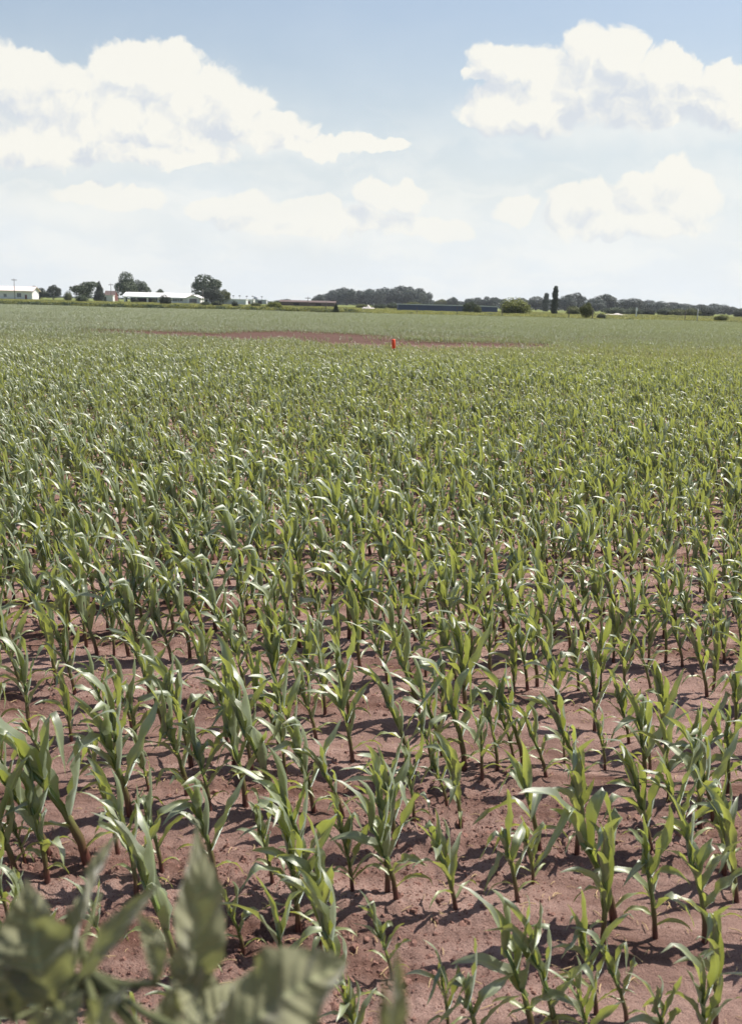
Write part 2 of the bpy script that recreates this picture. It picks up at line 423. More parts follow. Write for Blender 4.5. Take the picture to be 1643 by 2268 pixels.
# ------------------------------------------------------------------ corn plants
WIND = Vector((-1, -0.15, 0)).normalized()
def blade(base, az, el, length, width, rs, seg=11, across=4, droop=1.0, wind=1.0, stem=0.35, twist=0.0, fold=0.35):
    """one maize leaf: midrib path that arches under its weight and the wind; returns V, F, mid, t"""
    d = Vector((math.cos(az)*math.cos(el), math.sin(az)*math.cos(el), math.sin(el)))
    p = Vector(base); step = length/seg
    V = []; mid = []; tt = []
    roll = rs.uniform(-.25, .25); tw = twist
    ph = rs.uniform(0, 6.28); am = rs.uniform(.10, .30)
    kink = rs.randint(seg//3, seg-2) if rs.random() < .5 and length > .15 else -1; kamt = rs.uniform(.5, 1.6)
    side = d.cross(Vector((0, 0, 1)))
    if side.length < .1: side = Vector((math.sin(az), -math.cos(az), 0))
    side.normalize()
    for i in range(seg+1):
        t = i/seg
        side = (side - d*side.dot(d)).normalized()
        nrm = side.cross(d).normalized()
        if nrm.z < 0 and i == 0: nrm = -nrm
        a = roll + tw*t*t
        s2 = side*math.cos(a) + nrm*math.sin(a); n2 = nrm*math.cos(a) - side*math.sin(a)
        if t < .3: w = stem + (1-stem)*math.sin(t/.3*math.pi/2)
        else: w = max(0.0, 1-((t-.3)/.7)**1.9)
        w *= width/2
        fd = fold*(1-.75*t) + .04
        for k in range(across+1):
            e = k/across*2-1
            wav = am*abs(e)*math.sin(t*19+ph+(1.3 if e > 0 else 0))*w*1.6
            V.append(tuple(p + s2*(e*w) + n2*(abs(e)*w*fd*1.6 + wav)))
            mid.append(abs(e)); tt.append(t)
        p = p + d*step
        if i == kink: d = (d + Vector((0, 0, -1))*kamt + side*rs.uniform(-.5, .5)).normalized()
        k1 = step/length
        d = d + Vector((0, 0, -1))*(droop*(.25+2.0*t)*k1*1.15) + WIND*(wind*(.35+1.1*t)*k1)
        d.normalize()
    F = []
    for i in range(seg):
        for k in range(across):
            a = i*(across+1)+k
            F.append((a, a+1, a+across+2, a+across+1))
    return V, F, mid, tt
def corn_parts(seed, lod=0):
    """list of (kind, V, F, mid, t, rnd)"""
    rs = random.Random(seed)
    parts = []
    h = rs.uniform(.20, .26)       # height of the whorl's mouth; plant reaches about 2.5 times that
    lean = Vector((rs.uniform(-.075, .005), rs.uniform(-.02, .02), 0))
    mb = MB()
    n = 5 if lod else 7
    ts = [0, .05, .3, .34, .6, .64, .85, 1.0] if not lod else [0, .5, 1]
    pts = [Vector((0, 0, -.02)) + lean*t*t + Vector((0, 0, (h+.02)*t)) for t in ts]
    rad = [(.0088*(1-.42*t)) * (1.14 if t in (.05, .34, .64) else 1) for t in ts]
    mb.tube(pts, rad, n)
    nv = len(mb.V)
    parts.append(('stalk', mb.V, mb.F, [0.5]*nv, [0]*nv, rs.random()))
    nl = rs.choice([6, 7, 8, 9]) if not lod else 6
    plane = rs.uniform(-.5, .5) + (math.pi/2 if rs.random() < .35 else 0)
    for i in range(nl):
        f = i/(nl-1)
        zb = h*(.16+.84*f**.95)
        az = plane + math.pi*i + rs.uniform(-.45, .45)
        if i < 2:
            L_, W_ = rs.uniform(.10, .17), rs.uniform(.012, .019); el = rs.uniform(.5, .9); dr = rs.uniform(1.4, 2.2); wd = .4
        else:
            L_ = rs.uniform(.17, .29)*(1-.22*abs(f-.6)); W_ = rs.uniform(.026, .041)
            el = R(56+30*f) + rs.uniform(-.2, .15); dr = rs.uniform(.7, 1.8)*(1.2-.6*f); wd = rs.uniform(.15, 1.35)
        tw = rs.choice([0, rs.uniform(-1.2, 1.2), rs.uniform(-2.2, 2.2), rs.uniform(-4, 4)])
        base = lean*(zb/h)**2 + Vector((0, 0, zb)) + Vector((math.cos(az), math.sin(az), 0))*.004
        V, F, mi, t = blade(base, az, el, L_, W_, rs, seg=4 if lod else 11, across=2 if lod else 4, droop=dr, wind=wd, twist=tw, stem=.45 if i > 1 else .5, fold=.5)
        parts.append(('leaf_low' if i < 2 else 'leaf', V, F, mi, t, rs.random()))
    # the rolled spear in the whorl
    V, F, mi, t = blade(lean+Vector((0, 0, h*.9)), rs.uniform(0, 6), R(80), rs.uniform(.17, .25), .020, rs, seg=4 if lod else 9, across=2 if lod else 4, droop=.25, wind=rs.uniform(.3, .8), twist=rs.uniform(-2, 2), stem=.8, fold=1.1)
    parts.append(('leaf', V, F, mi, t, rs.random()))
    return parts
MATS = {'stalk': M_stalk, 'leaf': M_leaf, 'leaf_low': M_leaf_low}
NVAR = 26
src = bpy.data.collections.new('corn_sources')   # not linked to the scene: only a source of shapes for the far crop
VAR = []
def joined(parts, name):
    V = []; F = []; mid = []; t = []; rn = []; fm = []
    order = ['stalk', 'leaf', 'leaf_low']
    for k, v, f, m_, tt, r_ in parts:
        b = len(V); V += list(v); F += [tuple(b+i for i in q) for q in f]
        mid += list(m_); t += list(tt); rn += [r_]*len(v); fm += [order.index(k)]*len(f)
    return mesh_from(name, V, F, [MATS[k] for k in order], dict(mid=mid, t=t, rnd=rn), fm, True)
for i in range(NVAR):
    ps = corn_parts(100+i)
    VAR.append([(k, mesh_from(k, v, f, MATS[k], dict(mid=m_, t=t_, rnd=[r_]*len(v)), smooth=True)) for k, v, f, m_, t_, r_ in ps])
    src.objects.link(bpy.data.objects.new('src_%02d' % i, joined(ps, 'corn_src')))
src2 = bpy.data.collections.new('corn_sources_small')
M_far = leaf_mat('hazed_far_corn_leaf', (0.265, 0.305, 0.200), (0.26, 0.30, 0.20), (0.35, 0.39, 0.11), tmix=.3)  # bluish far corn, with leaf sheen and distance haze painted into its paleness
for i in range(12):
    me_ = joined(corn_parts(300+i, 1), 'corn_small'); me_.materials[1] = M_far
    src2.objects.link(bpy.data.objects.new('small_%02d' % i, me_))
VH = [max(v.co.z for _, me in ps for v in me.vertices) for ps in VAR]

# plants read off the photograph: foot x, y and top y (in its 1643-wide view)
NEAR = [(360,1950,1705),(478,1965,1725),(604,1975,1765),(688,1990,1640),(780,1990,1770),(858,1990,1690),(877,2012,1735),(1145,2010,1760),(1180,1955,1800),
        (1360,2050,1712),(1450,2082,1780),(112,1905,1640),(58,1915,1745),(262,1905,1700),(1632,1985,1745),(916,1842,1645),(1020,1850,1640),(990,1790,1620),
        (1548,1840,1580),(1480,1772,1560),(1580,1822,1600),(425,1702,1445),(520,1702,1430),(557,1712,1480),(632,1720,1530),(700,1640,1440),(780,1700,1490),
        (1137,1685,1500),(1160,1692,1445),(1340,1690,1545),(1440,1700,1520),(905,1700,1470),(980,1672,1440),(1066,1742,1560),(1610,1720,1550),(215,1720,1570),(105,1700,1560),(30,1760,1600),(160,1655,1480),(293,1605,1440),
        (1250,1680,1560),(330,1760,1640),(1290,1850,1700),(760,1830,1640),(20,2040,1830),
        (540,2112,1955),(735,2190,1950),(868,2185,2030),(992,2300,2105),(1182,2310,1965),(1235,2320,1990),(1388,2265,2075),(1482,2350,2130),(1556,2350,2095),(1060,2340,2060),(790,2330,2160),
        (230,2130,1960),(60,2120,1990),(1300,2330,2110),(640,2330,2170),(150,2330,2150),(420,2320,2180),(1320,2250,1990)]
plants = []   # x, y, scale
for (px, py, ty) in NEAR:
    g = ground_at(px, py); hgt = at(px, ty, g.y).z
    plants.append([g.x, g.y, max(.25, min(.50, hgt*1.03)), True])
near_y = lambda x: 3.72 + ROW_SLOPE*x
k = 0
def density(x, y): return 1.0
rows = []
r_i = -2
near_xy = np.array([[p[0], p[1]] for p in plants])
while True:
    yr = ROW0 + ROWSP*r_i
    if yr > 175: break
    half = yr*.40 + 1.2
    x = -half - rng.uniform(0, .14)
    while x < half:
        x += max(.06, rng.normal(.125 if yr < 4.4 else .090, .03))
        y = yr + ROW_SLOPE*x + rng.normal(0, .07)
        if yr < 4.4 and (rng.random() < .12 or np.hypot(near_xy[:, 0]-x, near_xy[:, 1]-y).min() < .10): continue
        rows.append((x, y, r_i))
    r_i += 1
rows = np.array(rows)
bare = np.zeros(len(rows), bool)
jx = rows[:, 0] + 2.2*nse(rows[:, 0], rows[:, 1], 2.0, 11); jy = rows[:, 1] + 3.0*nse(rows[:, 0], rows[:, 1], 2.2, 12)
for (bx, by, rx, ry) in BARE:
    q = ((jx-bx)/rx)**2 + ((jy-by)/ry)**2
    streaky = nse(jx, jy*2.0, 1.1, 31)
    bare |= ((q < 1) & (rng.random(len(rows)) > np.where(streaky > .12, .65, .10))) | ((q < 1.7) & (rng.random(len(rows)) < .6))
keep = (~bare) & (rows[:, 1] > 1.75) & (rows[:, 1] < 163 + 3*nse(rows[:, 0], rows[:, 1], 12, 3)) & (rng.random(len(rows)) > .05)
edge_m = -12 < 0
rows = rows[keep]
hmul = 1 + .28*nse(rows[:, 0], rows[:, 1], 3.5, 21) + .5*nse(rows[:, 0], rows[:, 1]*1.5, 14, 22)*np.clip((rows[:, 1]-25)/30, 0, 1)
base_h = np.interp(rows[:, 1], [3, 9, 30, 36, 46, 90, 210], [.41, .43, .38, .30, .24, .30, .32])
hh = base_h*hmul*rng.normal(1, .11, len(rows))
dist = np.hypot(rows[:, 0], rows[:, 1])
inv = np.array(cam.matrix_world.inverted())
P4 = np.c_[rows[:, :2], np.full(len(rows), .2), np.ones(len(rows))] @ inv.T
sx = 821.5 + FPX*P4[:, 0]/-P4[:, 2]
for i in range(len(rows)):
    if len(plants) > 2000: break
    if dist[i] < 12 and -12 < sx[i] < 1655:
        plants.append([rows[i, 0], rows[i, 1], max(.2, hh[i]), False]); dist[i] = -1
plants.sort(key=lambda p: p[1] - ROW_SLOPE*p[0])
indiv = plants[:300]
rest_near = plants[300:]

def spawn(x, y, hgt, v, rz, tilt):
    root = bpy.data.objects.new('corn_plant', None); root.empty_display_size = .05; C.objects.link(root)
    root.location = (x, y, gz(x, y)); root.rotation_euler = (tilt[0], tilt[1], rz)
    s = hgt/VH[v]; root.scale = (s, s, s)
    for kk, me in VAR[v]:
        o = bpy.data.objects.new('stalk' if kk == 'stalk' else 'leaf', me); C.objects.link(o); o.parent = root
        if kk == 'leaf_low': o['label'] = 'small narrow yellowish lowest leaf'
    return root
ORD = ['first','second','third','fourth','fifth','sixth','seventh','eighth','ninth','tenth','eleventh','twelfth','thirteenth','fourteenth','fifteenth','sixteenth','seventeenth','eighteenth','nineteenth','twentieth']
def ordn(n):
    if n < 20: return ORD[n]
    tens = {2: 'twenty', 3: 'thirty', 4: 'forty', 5: 'fifty'}; t_, u_ = divmod(n+1, 10)
    if u_ == 0: return {3: 'thirtieth', 4: 'fortieth', 5: 'fiftieth'}[t_]
    return tens[t_]+'-'+ORD[u_-1]
rows_lab = {}
for p in indiv:
    rr = max(0, int(round((p[1]-ROW_SLOPE*p[0]-ROW0)/ROWSP))+2)
    px, py, _ = project((p[0], p[1], .15))
    v = int(rng.integers(NVAR))
    o = spawn(p[0], p[1], p[2], v, float(rng.uniform(-.38, .38)), (float(rng.normal(0, .05)), float(rng.normal(-.05, .06))))
    rows_lab.setdefault(rr, []).append((px, p, o))
for k_, (rr, lst) in enumerate(sorted(rows_lab.items())):
    lst.sort(key=lambda e: e[0]); n = len(lst)
    hs = sorted(e[1][2] for e in lst); lo, hi = hs[n//4], hs[(3*n)//4]
    rn = 'nearest row' if k_ == 0 else ordn(k_)+' row from the camera'
    for i, (px, p, o) in enumerate(lst):
        sz = 'short' if p[2] <= lo else ('tall' if p[2] >= hi else 'middling')
        place = (ordn(i)+' from the left') if i < n-i-1 else (ordn(n-1-i)+' from the right')
        if i == 0: place = 'leftmost'
        if i == n-1: place = 'rightmost'
        tag(o, f'{sz} windblown green corn plant in the {rn}, {place}', 'corn plant', 'corn plants in the foreground rows')

def instancer(name, pts, rots, scales, idx, coll, label, cat, kind='stuff'):
    me = bpy.data.meshes.new(name); me.vertices.add(len(pts)); me.vertices.foreach_set('co', np.asarray(pts, np.float32).ravel())
    a = me.attributes.new('rot', 'FLOAT_VECTOR', 'POINT'); a.data.foreach_set('vector', np.asarray(rots, np.float32).ravel())
    a = me.attributes.new('scl', 'FLOAT_VECTOR', 'POINT'); a.data.foreach_set('vector', np.asarray(scales, np.float32).ravel())
    a = me.attributes.new('idx', 'INT', 'POINT'); a.data.foreach_set('value', np.asarray(idx, np.int32))
    o = link(name, me); tag(o, label, cat, kind=kind)
    g = bpy.data.node_groups.new(name, 'GeometryNodeTree')
    g.interface.new_socket('Geometry', in_out='INPUT', socket_type='NodeSocketGeometry')
    g.interface.new_socket('Geometry', in_out='OUTPUT', socket_type='NodeSocketGeometry')
    N = g.nodes.new; i_ = N('NodeGroupInput'); o_ = N('NodeGroupOutput')
    iop = N('GeometryNodeInstanceOnPoints'); ci = N('GeometryNodeCollectionInfo')
    ci.inputs['Collection'].default_value = coll; ci.inputs['Separate Children'].default_value = True; ci.inputs['Reset Children'].default_value = True
    def na(n_, t):
        q = N('GeometryNodeInputNamedAttribute'); q.data_type = t; q.inputs['Name'].default_value = n_; return q.outputs['Attribute']
    g.links.new(i_.outputs[0], iop.inputs['Points']); g.links.new(ci.outputs[0], iop.inputs['Instance'])
    iop.inputs['Pick Instance'].default_value = True
    g.links.new(na('idx', 'INT'), iop.inputs['Instance Index'])
    g.links.new(na('rot', 'FLOAT_VECTOR'), iop.inputs['Rotation']); g.links.new(na('scl', 'FLOAT_VECTOR'), iop.inputs['Scale'])
    g.links.new(iop.outputs[0], o_.inputs[0])
    md = o.modifiers.new('scatter', 'NODES'); md.node_group = g
    return o
mask = dist > 0
A = rows[mask]; Hh = hh[mask]
A = np.vstack([A[:, :2], np.array([[p[0], p[1]] for p in rest_near])]) if rest_near else A[:, :2]
Hh = np.concatenate([Hh, [p[2] for p in rest_near]]) if rest_near else Hh
sel = A[:, 1] < 45 + rng.normal(0, 7, len(A))
def crop(name, A, Hh, coll, nvar, hu, label):
    n = len(A)
    z = soil_height(A[:, 0], A[:, 1])
    rots = np.c_[rng.normal(0, .05, n), rng.normal(-.05, .07, n), rng.uniform(-.45, .45, n)]
    idx = rng.integers(0, nvar, n)
    s = Hh/np.array(hu)[idx]
    return instancer(name, np.c_[A, z], rots, np.c_[s, s, s], idx, coll, label, 'crop')
SH = [max(v.co.z for v in o.data.vertices) for o in src2.objects]
crop('corn_crop', A[sel], Hh[sel], src, NVAR, VH, 'dense young corn filling the middle of the field behind the nearest rows')
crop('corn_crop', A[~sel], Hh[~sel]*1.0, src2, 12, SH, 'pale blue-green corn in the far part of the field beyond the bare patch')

# ------------------------------------------------------------------ clods and litter on the soil
def scatter_ground():
    M_clod = plain('clod', (.24, .135, .11), .97, 60, .5, .05, bump=1.0)
    col = bpy.data.collections.new('clods')
    for s in range(5):
        rs = np.random.default_rng(50+s)
        import bmesh
        bm = bmesh.new(); bmesh.ops.create_icosphere(bm, subdivisions=2, radius=1)
        for v in bm.verts: v.co = v.co*(1+rs.uniform(-.28, .22)); v.co.z *= .62
        me = bpy.data.meshes.new('clod'); bm.to_mesh(me); bm.free(); me.materials.append(M_clod)
        col.objects.link(bpy.data.objects.new('clod_%d' % s, me))
    n = 60000
    d = 1.9*np.exp(rng.random(n)*math.log(11/1.9)); th = rng.uniform(-.46, .46, n)
    x = d*np.sin(th); y = d*np.cos(th)
    w_ = np.clip(nse(x, y*2.2, .8, 5)*3+.25, 0.04, 1)**1.2; k_ = rng.random(n) < w_; x = x[k_]; y = y[k_]; n = len(x)
    s = np.exp(rng.normal(-6.0, .62, n)); s = np.minimum(s, .019)
    instancer('soil_clods', np.c_[x, y, soil_height(x, y)-s*.12], rng.uniform(0, 6, (n, 3)), np.c_[s, s, s], rng.integers(0, 5, n), col,
              'small dark crumbs and clods of earth strewn over the reddish soil', 'soil')
    M_straw = plain('straw', (.42, .30, .17), .8, 20, .3, .2)
    col2 = bpy.data.collections.new('straws')
    for s in range(4):
        mb = MB(); L_ = random.uniform(.02, .05)
        mb.tube([(-L_/2, 0, .002), (0, random.uniform(-.004, .004), .005), (L_/2, 0, .002)], [.0012, .0014, .001], 5)
        col2.objects.link(bpy.data.objects.new('straw_%d' % s, mesh_from('straw', mb.V, mb.F, M_straw)))
    n = 1500
    d = 2.0*np.exp(rng.random(n)*math.log(9/2)); th = rng.uniform(-.46, .46, n); x = d*np.sin(th); y = d*np.cos(th)
    s = rng.uniform(.5, 1.3, n)
    instancer('straw_litter', np.c_[x, y, soil_height(x, y)+.003], np.c_[rng.normal(0, .1, n), rng.normal(0, .1, n), rng.uniform(0, 6, n)], np.c_[s, s, s], rng.integers(0, 4, n), col2,
              'pale bits of old straw and stubble lying on the soil between the plants', 'litter')
scatter_ground()

# ------------------------------------------------------------------ orange marker
def marker():
    D = 33.5
    top = at(871, 752, D); bot = at(872, 772, D); foot = at(877, 790, D)
    t = thing('survey_marker', 'bright orange cylinder marker on a thin dark stake at the crest of the field', 'marker', (foot.x, D, 0))
    M_or = plain('marker_orange', (.72, .075, .02), .5, 8, .12, .4)
    M_st = plain('stake_dark', (.05, .045, .05), .7, 8, .2)
    b = Vector((bot.x-foot.x, 0, bot.z)); tp = Vector((top.x-foot.x, 0, top.z)); r = .060
    m = MB(); m.tube([b, b+(tp-b)*.03, b+(tp-b)*.97, tp, tp+(tp-b)*.04], [r*.9, r, r, r*.9, r*.35], 18); m.build('marker_sleeve', M_or, t, True)
    m = MB(); m.tube([(0.02, 0, -.1), (0, 0, 0), b*.98], [.013, .013, .011], 8); m.build('stake', M_st, t, True)
marker()

# ------------------------------------------------------------------ the broad-leaved weed close to the lens
def weed_mat(name, top, under, trans):
    m, N, L, M, out = new_mat(name)
    geo = N('ShaderNodeNewGeometry'); mid = attr(N, 'mid'); rnd = attr(N, 'rnd'); tt = attr(N, 't')
    tc = N('ShaderNodeTexCoord')
    nz = N('ShaderNodeTexNoise'); nz.inputs['Scale'].default_value = 60; nz.inputs['Detail'].default_value = 5; L(tc.outputs['Object'], nz.inputs['Vector'])
    c = col_mix(N, L, M('ADD', M('MULTIPLY', nz.outputs['Fac'], .7), M('MULTIPLY', rnd, .4)), tuple(x*.6 for x in top), tuple(x*1.35 for x in top))
    c = col_mix(N, L, geo.outputs['Backfacing'], c, under)
    # side veins run off the midrib
    vein = M('SINE', M('MULTIPLY', M('SUBTRACT', tt, M('MULTIPLY', mid, .16)), 62.0))
    vf = N('ShaderNodeMapRange'); L(vein, vf.inputs[0]); vf.inputs[1].default_value = .75; vf.inputs[2].default_value = 1.0; vf.inputs[4].default_value = .12
    rf = N('ShaderNodeMapRange'); L(mid, rf.inputs[0]); rf.inputs[2].default_value = .10; rf.inputs[3].default_value = .85; rf.inputs[4].default_value = 0
    c = col_mix(N, L, M('MAXIMUM', vf.outputs[0], rf.outputs[0]), c, (.38, .40, .22))
    b = N('ShaderNodeBsdfPrincipled'); L(c, b.inputs['Base Color']); b.inputs['Roughness'].default_value = .7; b.inputs['Specular IOR Level'].default_value = .25
    b.inputs['Sheen Weight'].default_value = .5; b.inputs['Sheen Roughness'].default_value = .5
    bp = N('ShaderNodeBump'); bp.inputs['Strength'].default_value = .5; bp.inputs['Distance'].default_value = .002; L(M('ADD', vein, nz.outputs['Fac']), bp.inputs['Height']); L(bp.outputs[0], b.inputs['Normal'])
    tr = N('ShaderNodeBsdfTranslucent'); tr.inputs[0].default_value = (*trans, 1)
    mx = N('ShaderNodeMixShader'); mx.inputs[0].default_value = .32
    L(b.outputs[0], mx.inputs[1]); L(tr.outputs[0], mx.inputs[2]); L(mx.outputs[0], out.inputs[0])
    return m
M_weed = weed_mat('weed_leaf', (.215, .215, .125), (.27, .265, .18), (.32, .34, .10))
M_wstem = plain('weed_stem', (.12, .13, .06), .7, 60, .3)
def broad_leaf(b, t, width, face, seed, curl=.15, fold=.25, seg=22, across=10, shape=.42, serr=.035, wav=.26, bend=0.0):
    """leaf from b to t (3D), face = direction its upper side looks"""
    rs = random.Random(seed)
    b = Vector(b); t = Vector(t); ax = t-b; Lg = ax.length; ax.normalize()
    n = Vector(face); n = (n-ax*n.dot(ax)).normalized(); s = ax.cross(n)
    V = []; mid = []; tt = []; ph = rs.uniform(0, 6)
    for i in range(seg+1):
        u = i/seg
        if u < shape: w = math.sin(u/shape*math.pi/2)**.8
        else: w = max(0, math.cos((u-shape)/(1-shape)*math.pi/2))**(.8 if shape > .57 else 1.25)
        w = max(w, .03 if u < .95 else 0)*width/2
        w *= 1+serr*((i % 2)*2-1)*(0 < i < seg)
        c = b + ax*(u*Lg) + n*(curl*Lg*math.sin(u*math.pi)) + s*(bend*Lg*math.sin(u*math.pi))
        for k in range(across+1):
            e = k/across*2-1
            V.append(tuple(c + s*(e*w) + n*(-abs(e)**1.4*w*fold*-1 + w*wav*abs(e)*math.sin(u*17+ph+(e > 0)*2)+w*.10*math.sin(u*31-abs(e)*7+ph)+w*.12*math.sin(u*9+e*4+ph*2))))
            mid.append(abs(e)); tt.append(u)
    F = [(i*(across+1)+k, i*(across+1)+k+1, (i+1)*(across+1)+k+1, (i+1)*(across+1)+k) for i in range(seg) for k in range(across)]
    return mesh_from('leaf', V, F, M_weed, dict(mid=mid, t=tt, rnd=[rs.random()]*len(V)), smooth=True)
def weed():
    base = at(215, 2330, .62); foot = Vector((base.x, base.y-.02, 0))
    t = thing('broadleaf_weed', 'tall out-of-focus grey-green broadleaf weed close to the lens at the lower left', 'weed', foot)
    def P(px, py, d): return at(px, py, d) - foot
    st = MB(); st.tube([(0, 0, -.05), (.01, 0, .4), (-.005, .01, .8), P(215, 2400, .62), P(205, 2250, .62), P(190, 2140, .62), P(180, 2080, .62)], [.008, .0075, .006, .005, .0045, .003, .0015], 10)
    st.build('stem', M_wstem, t, True)
    fcam = Vector((.1, -.8, .6)); up = Vector((0, -.3, 1))
    spec = [  # base px,py,depth, tip px,py,depth, width px, facing, curl, fold, shape, bend
        ((120, 2230, .60), (60, 1945, .62), 185, Vector((-.1, -.75, .65)), .10, .25, .5, .0),
        ((160, 2150, .62), (285, 1812, .68), 66, Vector((-.8, -.5, .1)), .06, .6, .45, -.03),
        ((175, 2180, .60), (365, 1945, .60), 58, Vector((.3, -.4, .9)), .08, .3, .5, .0),
        ((415, 2240, .62), (436, 1822, .64), 132, Vector((.55, -.8, .3)), .05, .35, .48, .0),
        ((345, 2180, .58), (300, 2015, .58), 55, Vector((.3, -.8, .7)), .05, .3, .5, .1),
        ((480, 2320, .50), (770, 2128, .52), 200, Vector((-.25, -.6, .8)), .06, .45, .58, .0),
        ((470, 2260, .62), (370, 2120, .62), 110, Vector((.2, -.7, .8)), .1, .2, .5, .0),
        ((30, 2260, .60), (-30, 2060, .60), 150, Vector((.4, -.8, .4)), .05, .2, .5, .0),
        ((210, 2290, .58), (300, 2170, .55), 80, Vector((-.2, -.6, .8)), .15, .3, .5, .1),
        ((120, 2330, .55), (190, 2190, .55), 90, Vector((-.3, -.8, .5)), .1, .3, .5, .0),
        ((340, 2330, .58), (390, 2170, .58), 80, Vector((.3, -.8, .5)), .1, .4, .5, .0),
        ((250, 2360, .52), (240, 2235, .52), 110, Vector((0, -.8, .6)), .1, .3, .5, .0),
        ((400, 2370, .55), (560, 2150, .60), 90, Vector((-.5, -.7, .6)), .1, .3, .5, .0),
        ((185, 2120, .63), (150, 2000, .66), 50, Vector((-.5, -.5, .3)), .0, .7, .4, .0),
        ((60, 2380, .55), (90, 2220, .55), 80, Vector((.2, -.9, .3)), .0, .4, .4, .0),
        ((470, 2400, .5), (420, 2200, .55), 90, Vector((.2, -.9, .3)), .0, .4, .4, .0)]
    joints = [P(205, 2300, .62), P(215, 2420, .62), P(190, 2150, .62)]
    for i, (b, tp, w, f, cu, fo, sh, be) in enumerate(spec):
        B = P(*b); T = P(*tp); wd = w/FPX*b[2]*1.08
        o = link('leaf', broad_leaf(B, T, wd, f, 900+i, cu, fo, shape=sh, bend=be), t)
        j = min(joints, key=lambda q: (q-B).length)
        m = MB(); mdl = (B+j)/2+Vector((0, 0, -.006)); m.tube([j, mdl, B, B+(T-B)*.5], [.0032, .0028, .0024, .0008], 8); m.build('petiole', M_wstem, o, True)
    # a second shoot right beside the lens
    b2 = at(872, 2320, .42); f2 = Vector((b2.x, b2.y, 0))
    t2 = thing('weed_shoot', 'thin blurred dark green shoot rising from the bottom edge right of the big weed', 'weed', f2)
    m = MB(); m.tube([(0, 0, -.05), (.01, .0, .6), (0, 0, b2.z)], [.005, .0045, .003], 8); m.build('stem', M_wstem, t2, True)
    link('leaf', broad_leaf(at(870, 2330, .42)-f2, at(874, 2082, .43)-f2, .0105, (.5, -.8, .2), 77, .02, .8, shape=.3), t2)
    link('leaf', broad_leaf(at(868, 2340, .42)-f2, at(852, 2150, .43)-f2, .008, (-.5, -.8, .2), 78, .02, .8, shape=.3), t2)
weed()

# ------------------------------------------------------------------ trees
def foliage_mat(name, dark, light, trans=.18):
    m, N, L, M, out = new_mat(name)
    r = attr(N, 'rnd')
    c = col_mix(N, L, r, dark, light)
    b = N('ShaderNodeBsdfPrincipled'); b.inputs['Roughness'].default_value = .6; b.inputs['Specular IOR Level'].default_value = .3; L(c, b.inputs['Base Color'])
    t = N('ShaderNodeBsdfTranslucent'); L(c, t.inputs[0])
    mx = N('ShaderNodeMixShader'); mx.inputs[0].default_value = trans
    L(b.outputs[0], mx.inputs[1]); L(t.outputs[0], mx.inputs[2]); L(mx.outputs[0], out.inputs[0]); return m
FM = {'green': foliage_mat('foliage_green', (.045, .062, .035), (.12, .15, .075)),
      'dark': foliage_mat('foliage_dark', (.032, .042, .030), (.075, .09, .055)),
      'olive': foliage_mat('foliage_olive', (.065, .080, .020), (.17, .18, .045)),
      'yellow': foliage_mat('foliage_yellow', (.095, .115, .018), (.24, .25, .05)),
      'grey': foliage_mat('foliage_grey', (.040, .055, .045), (.105, .13, .10))}
M_bark = plain('bark', (.10, .085, .075), .9, 6, .3)
CROWN = {}
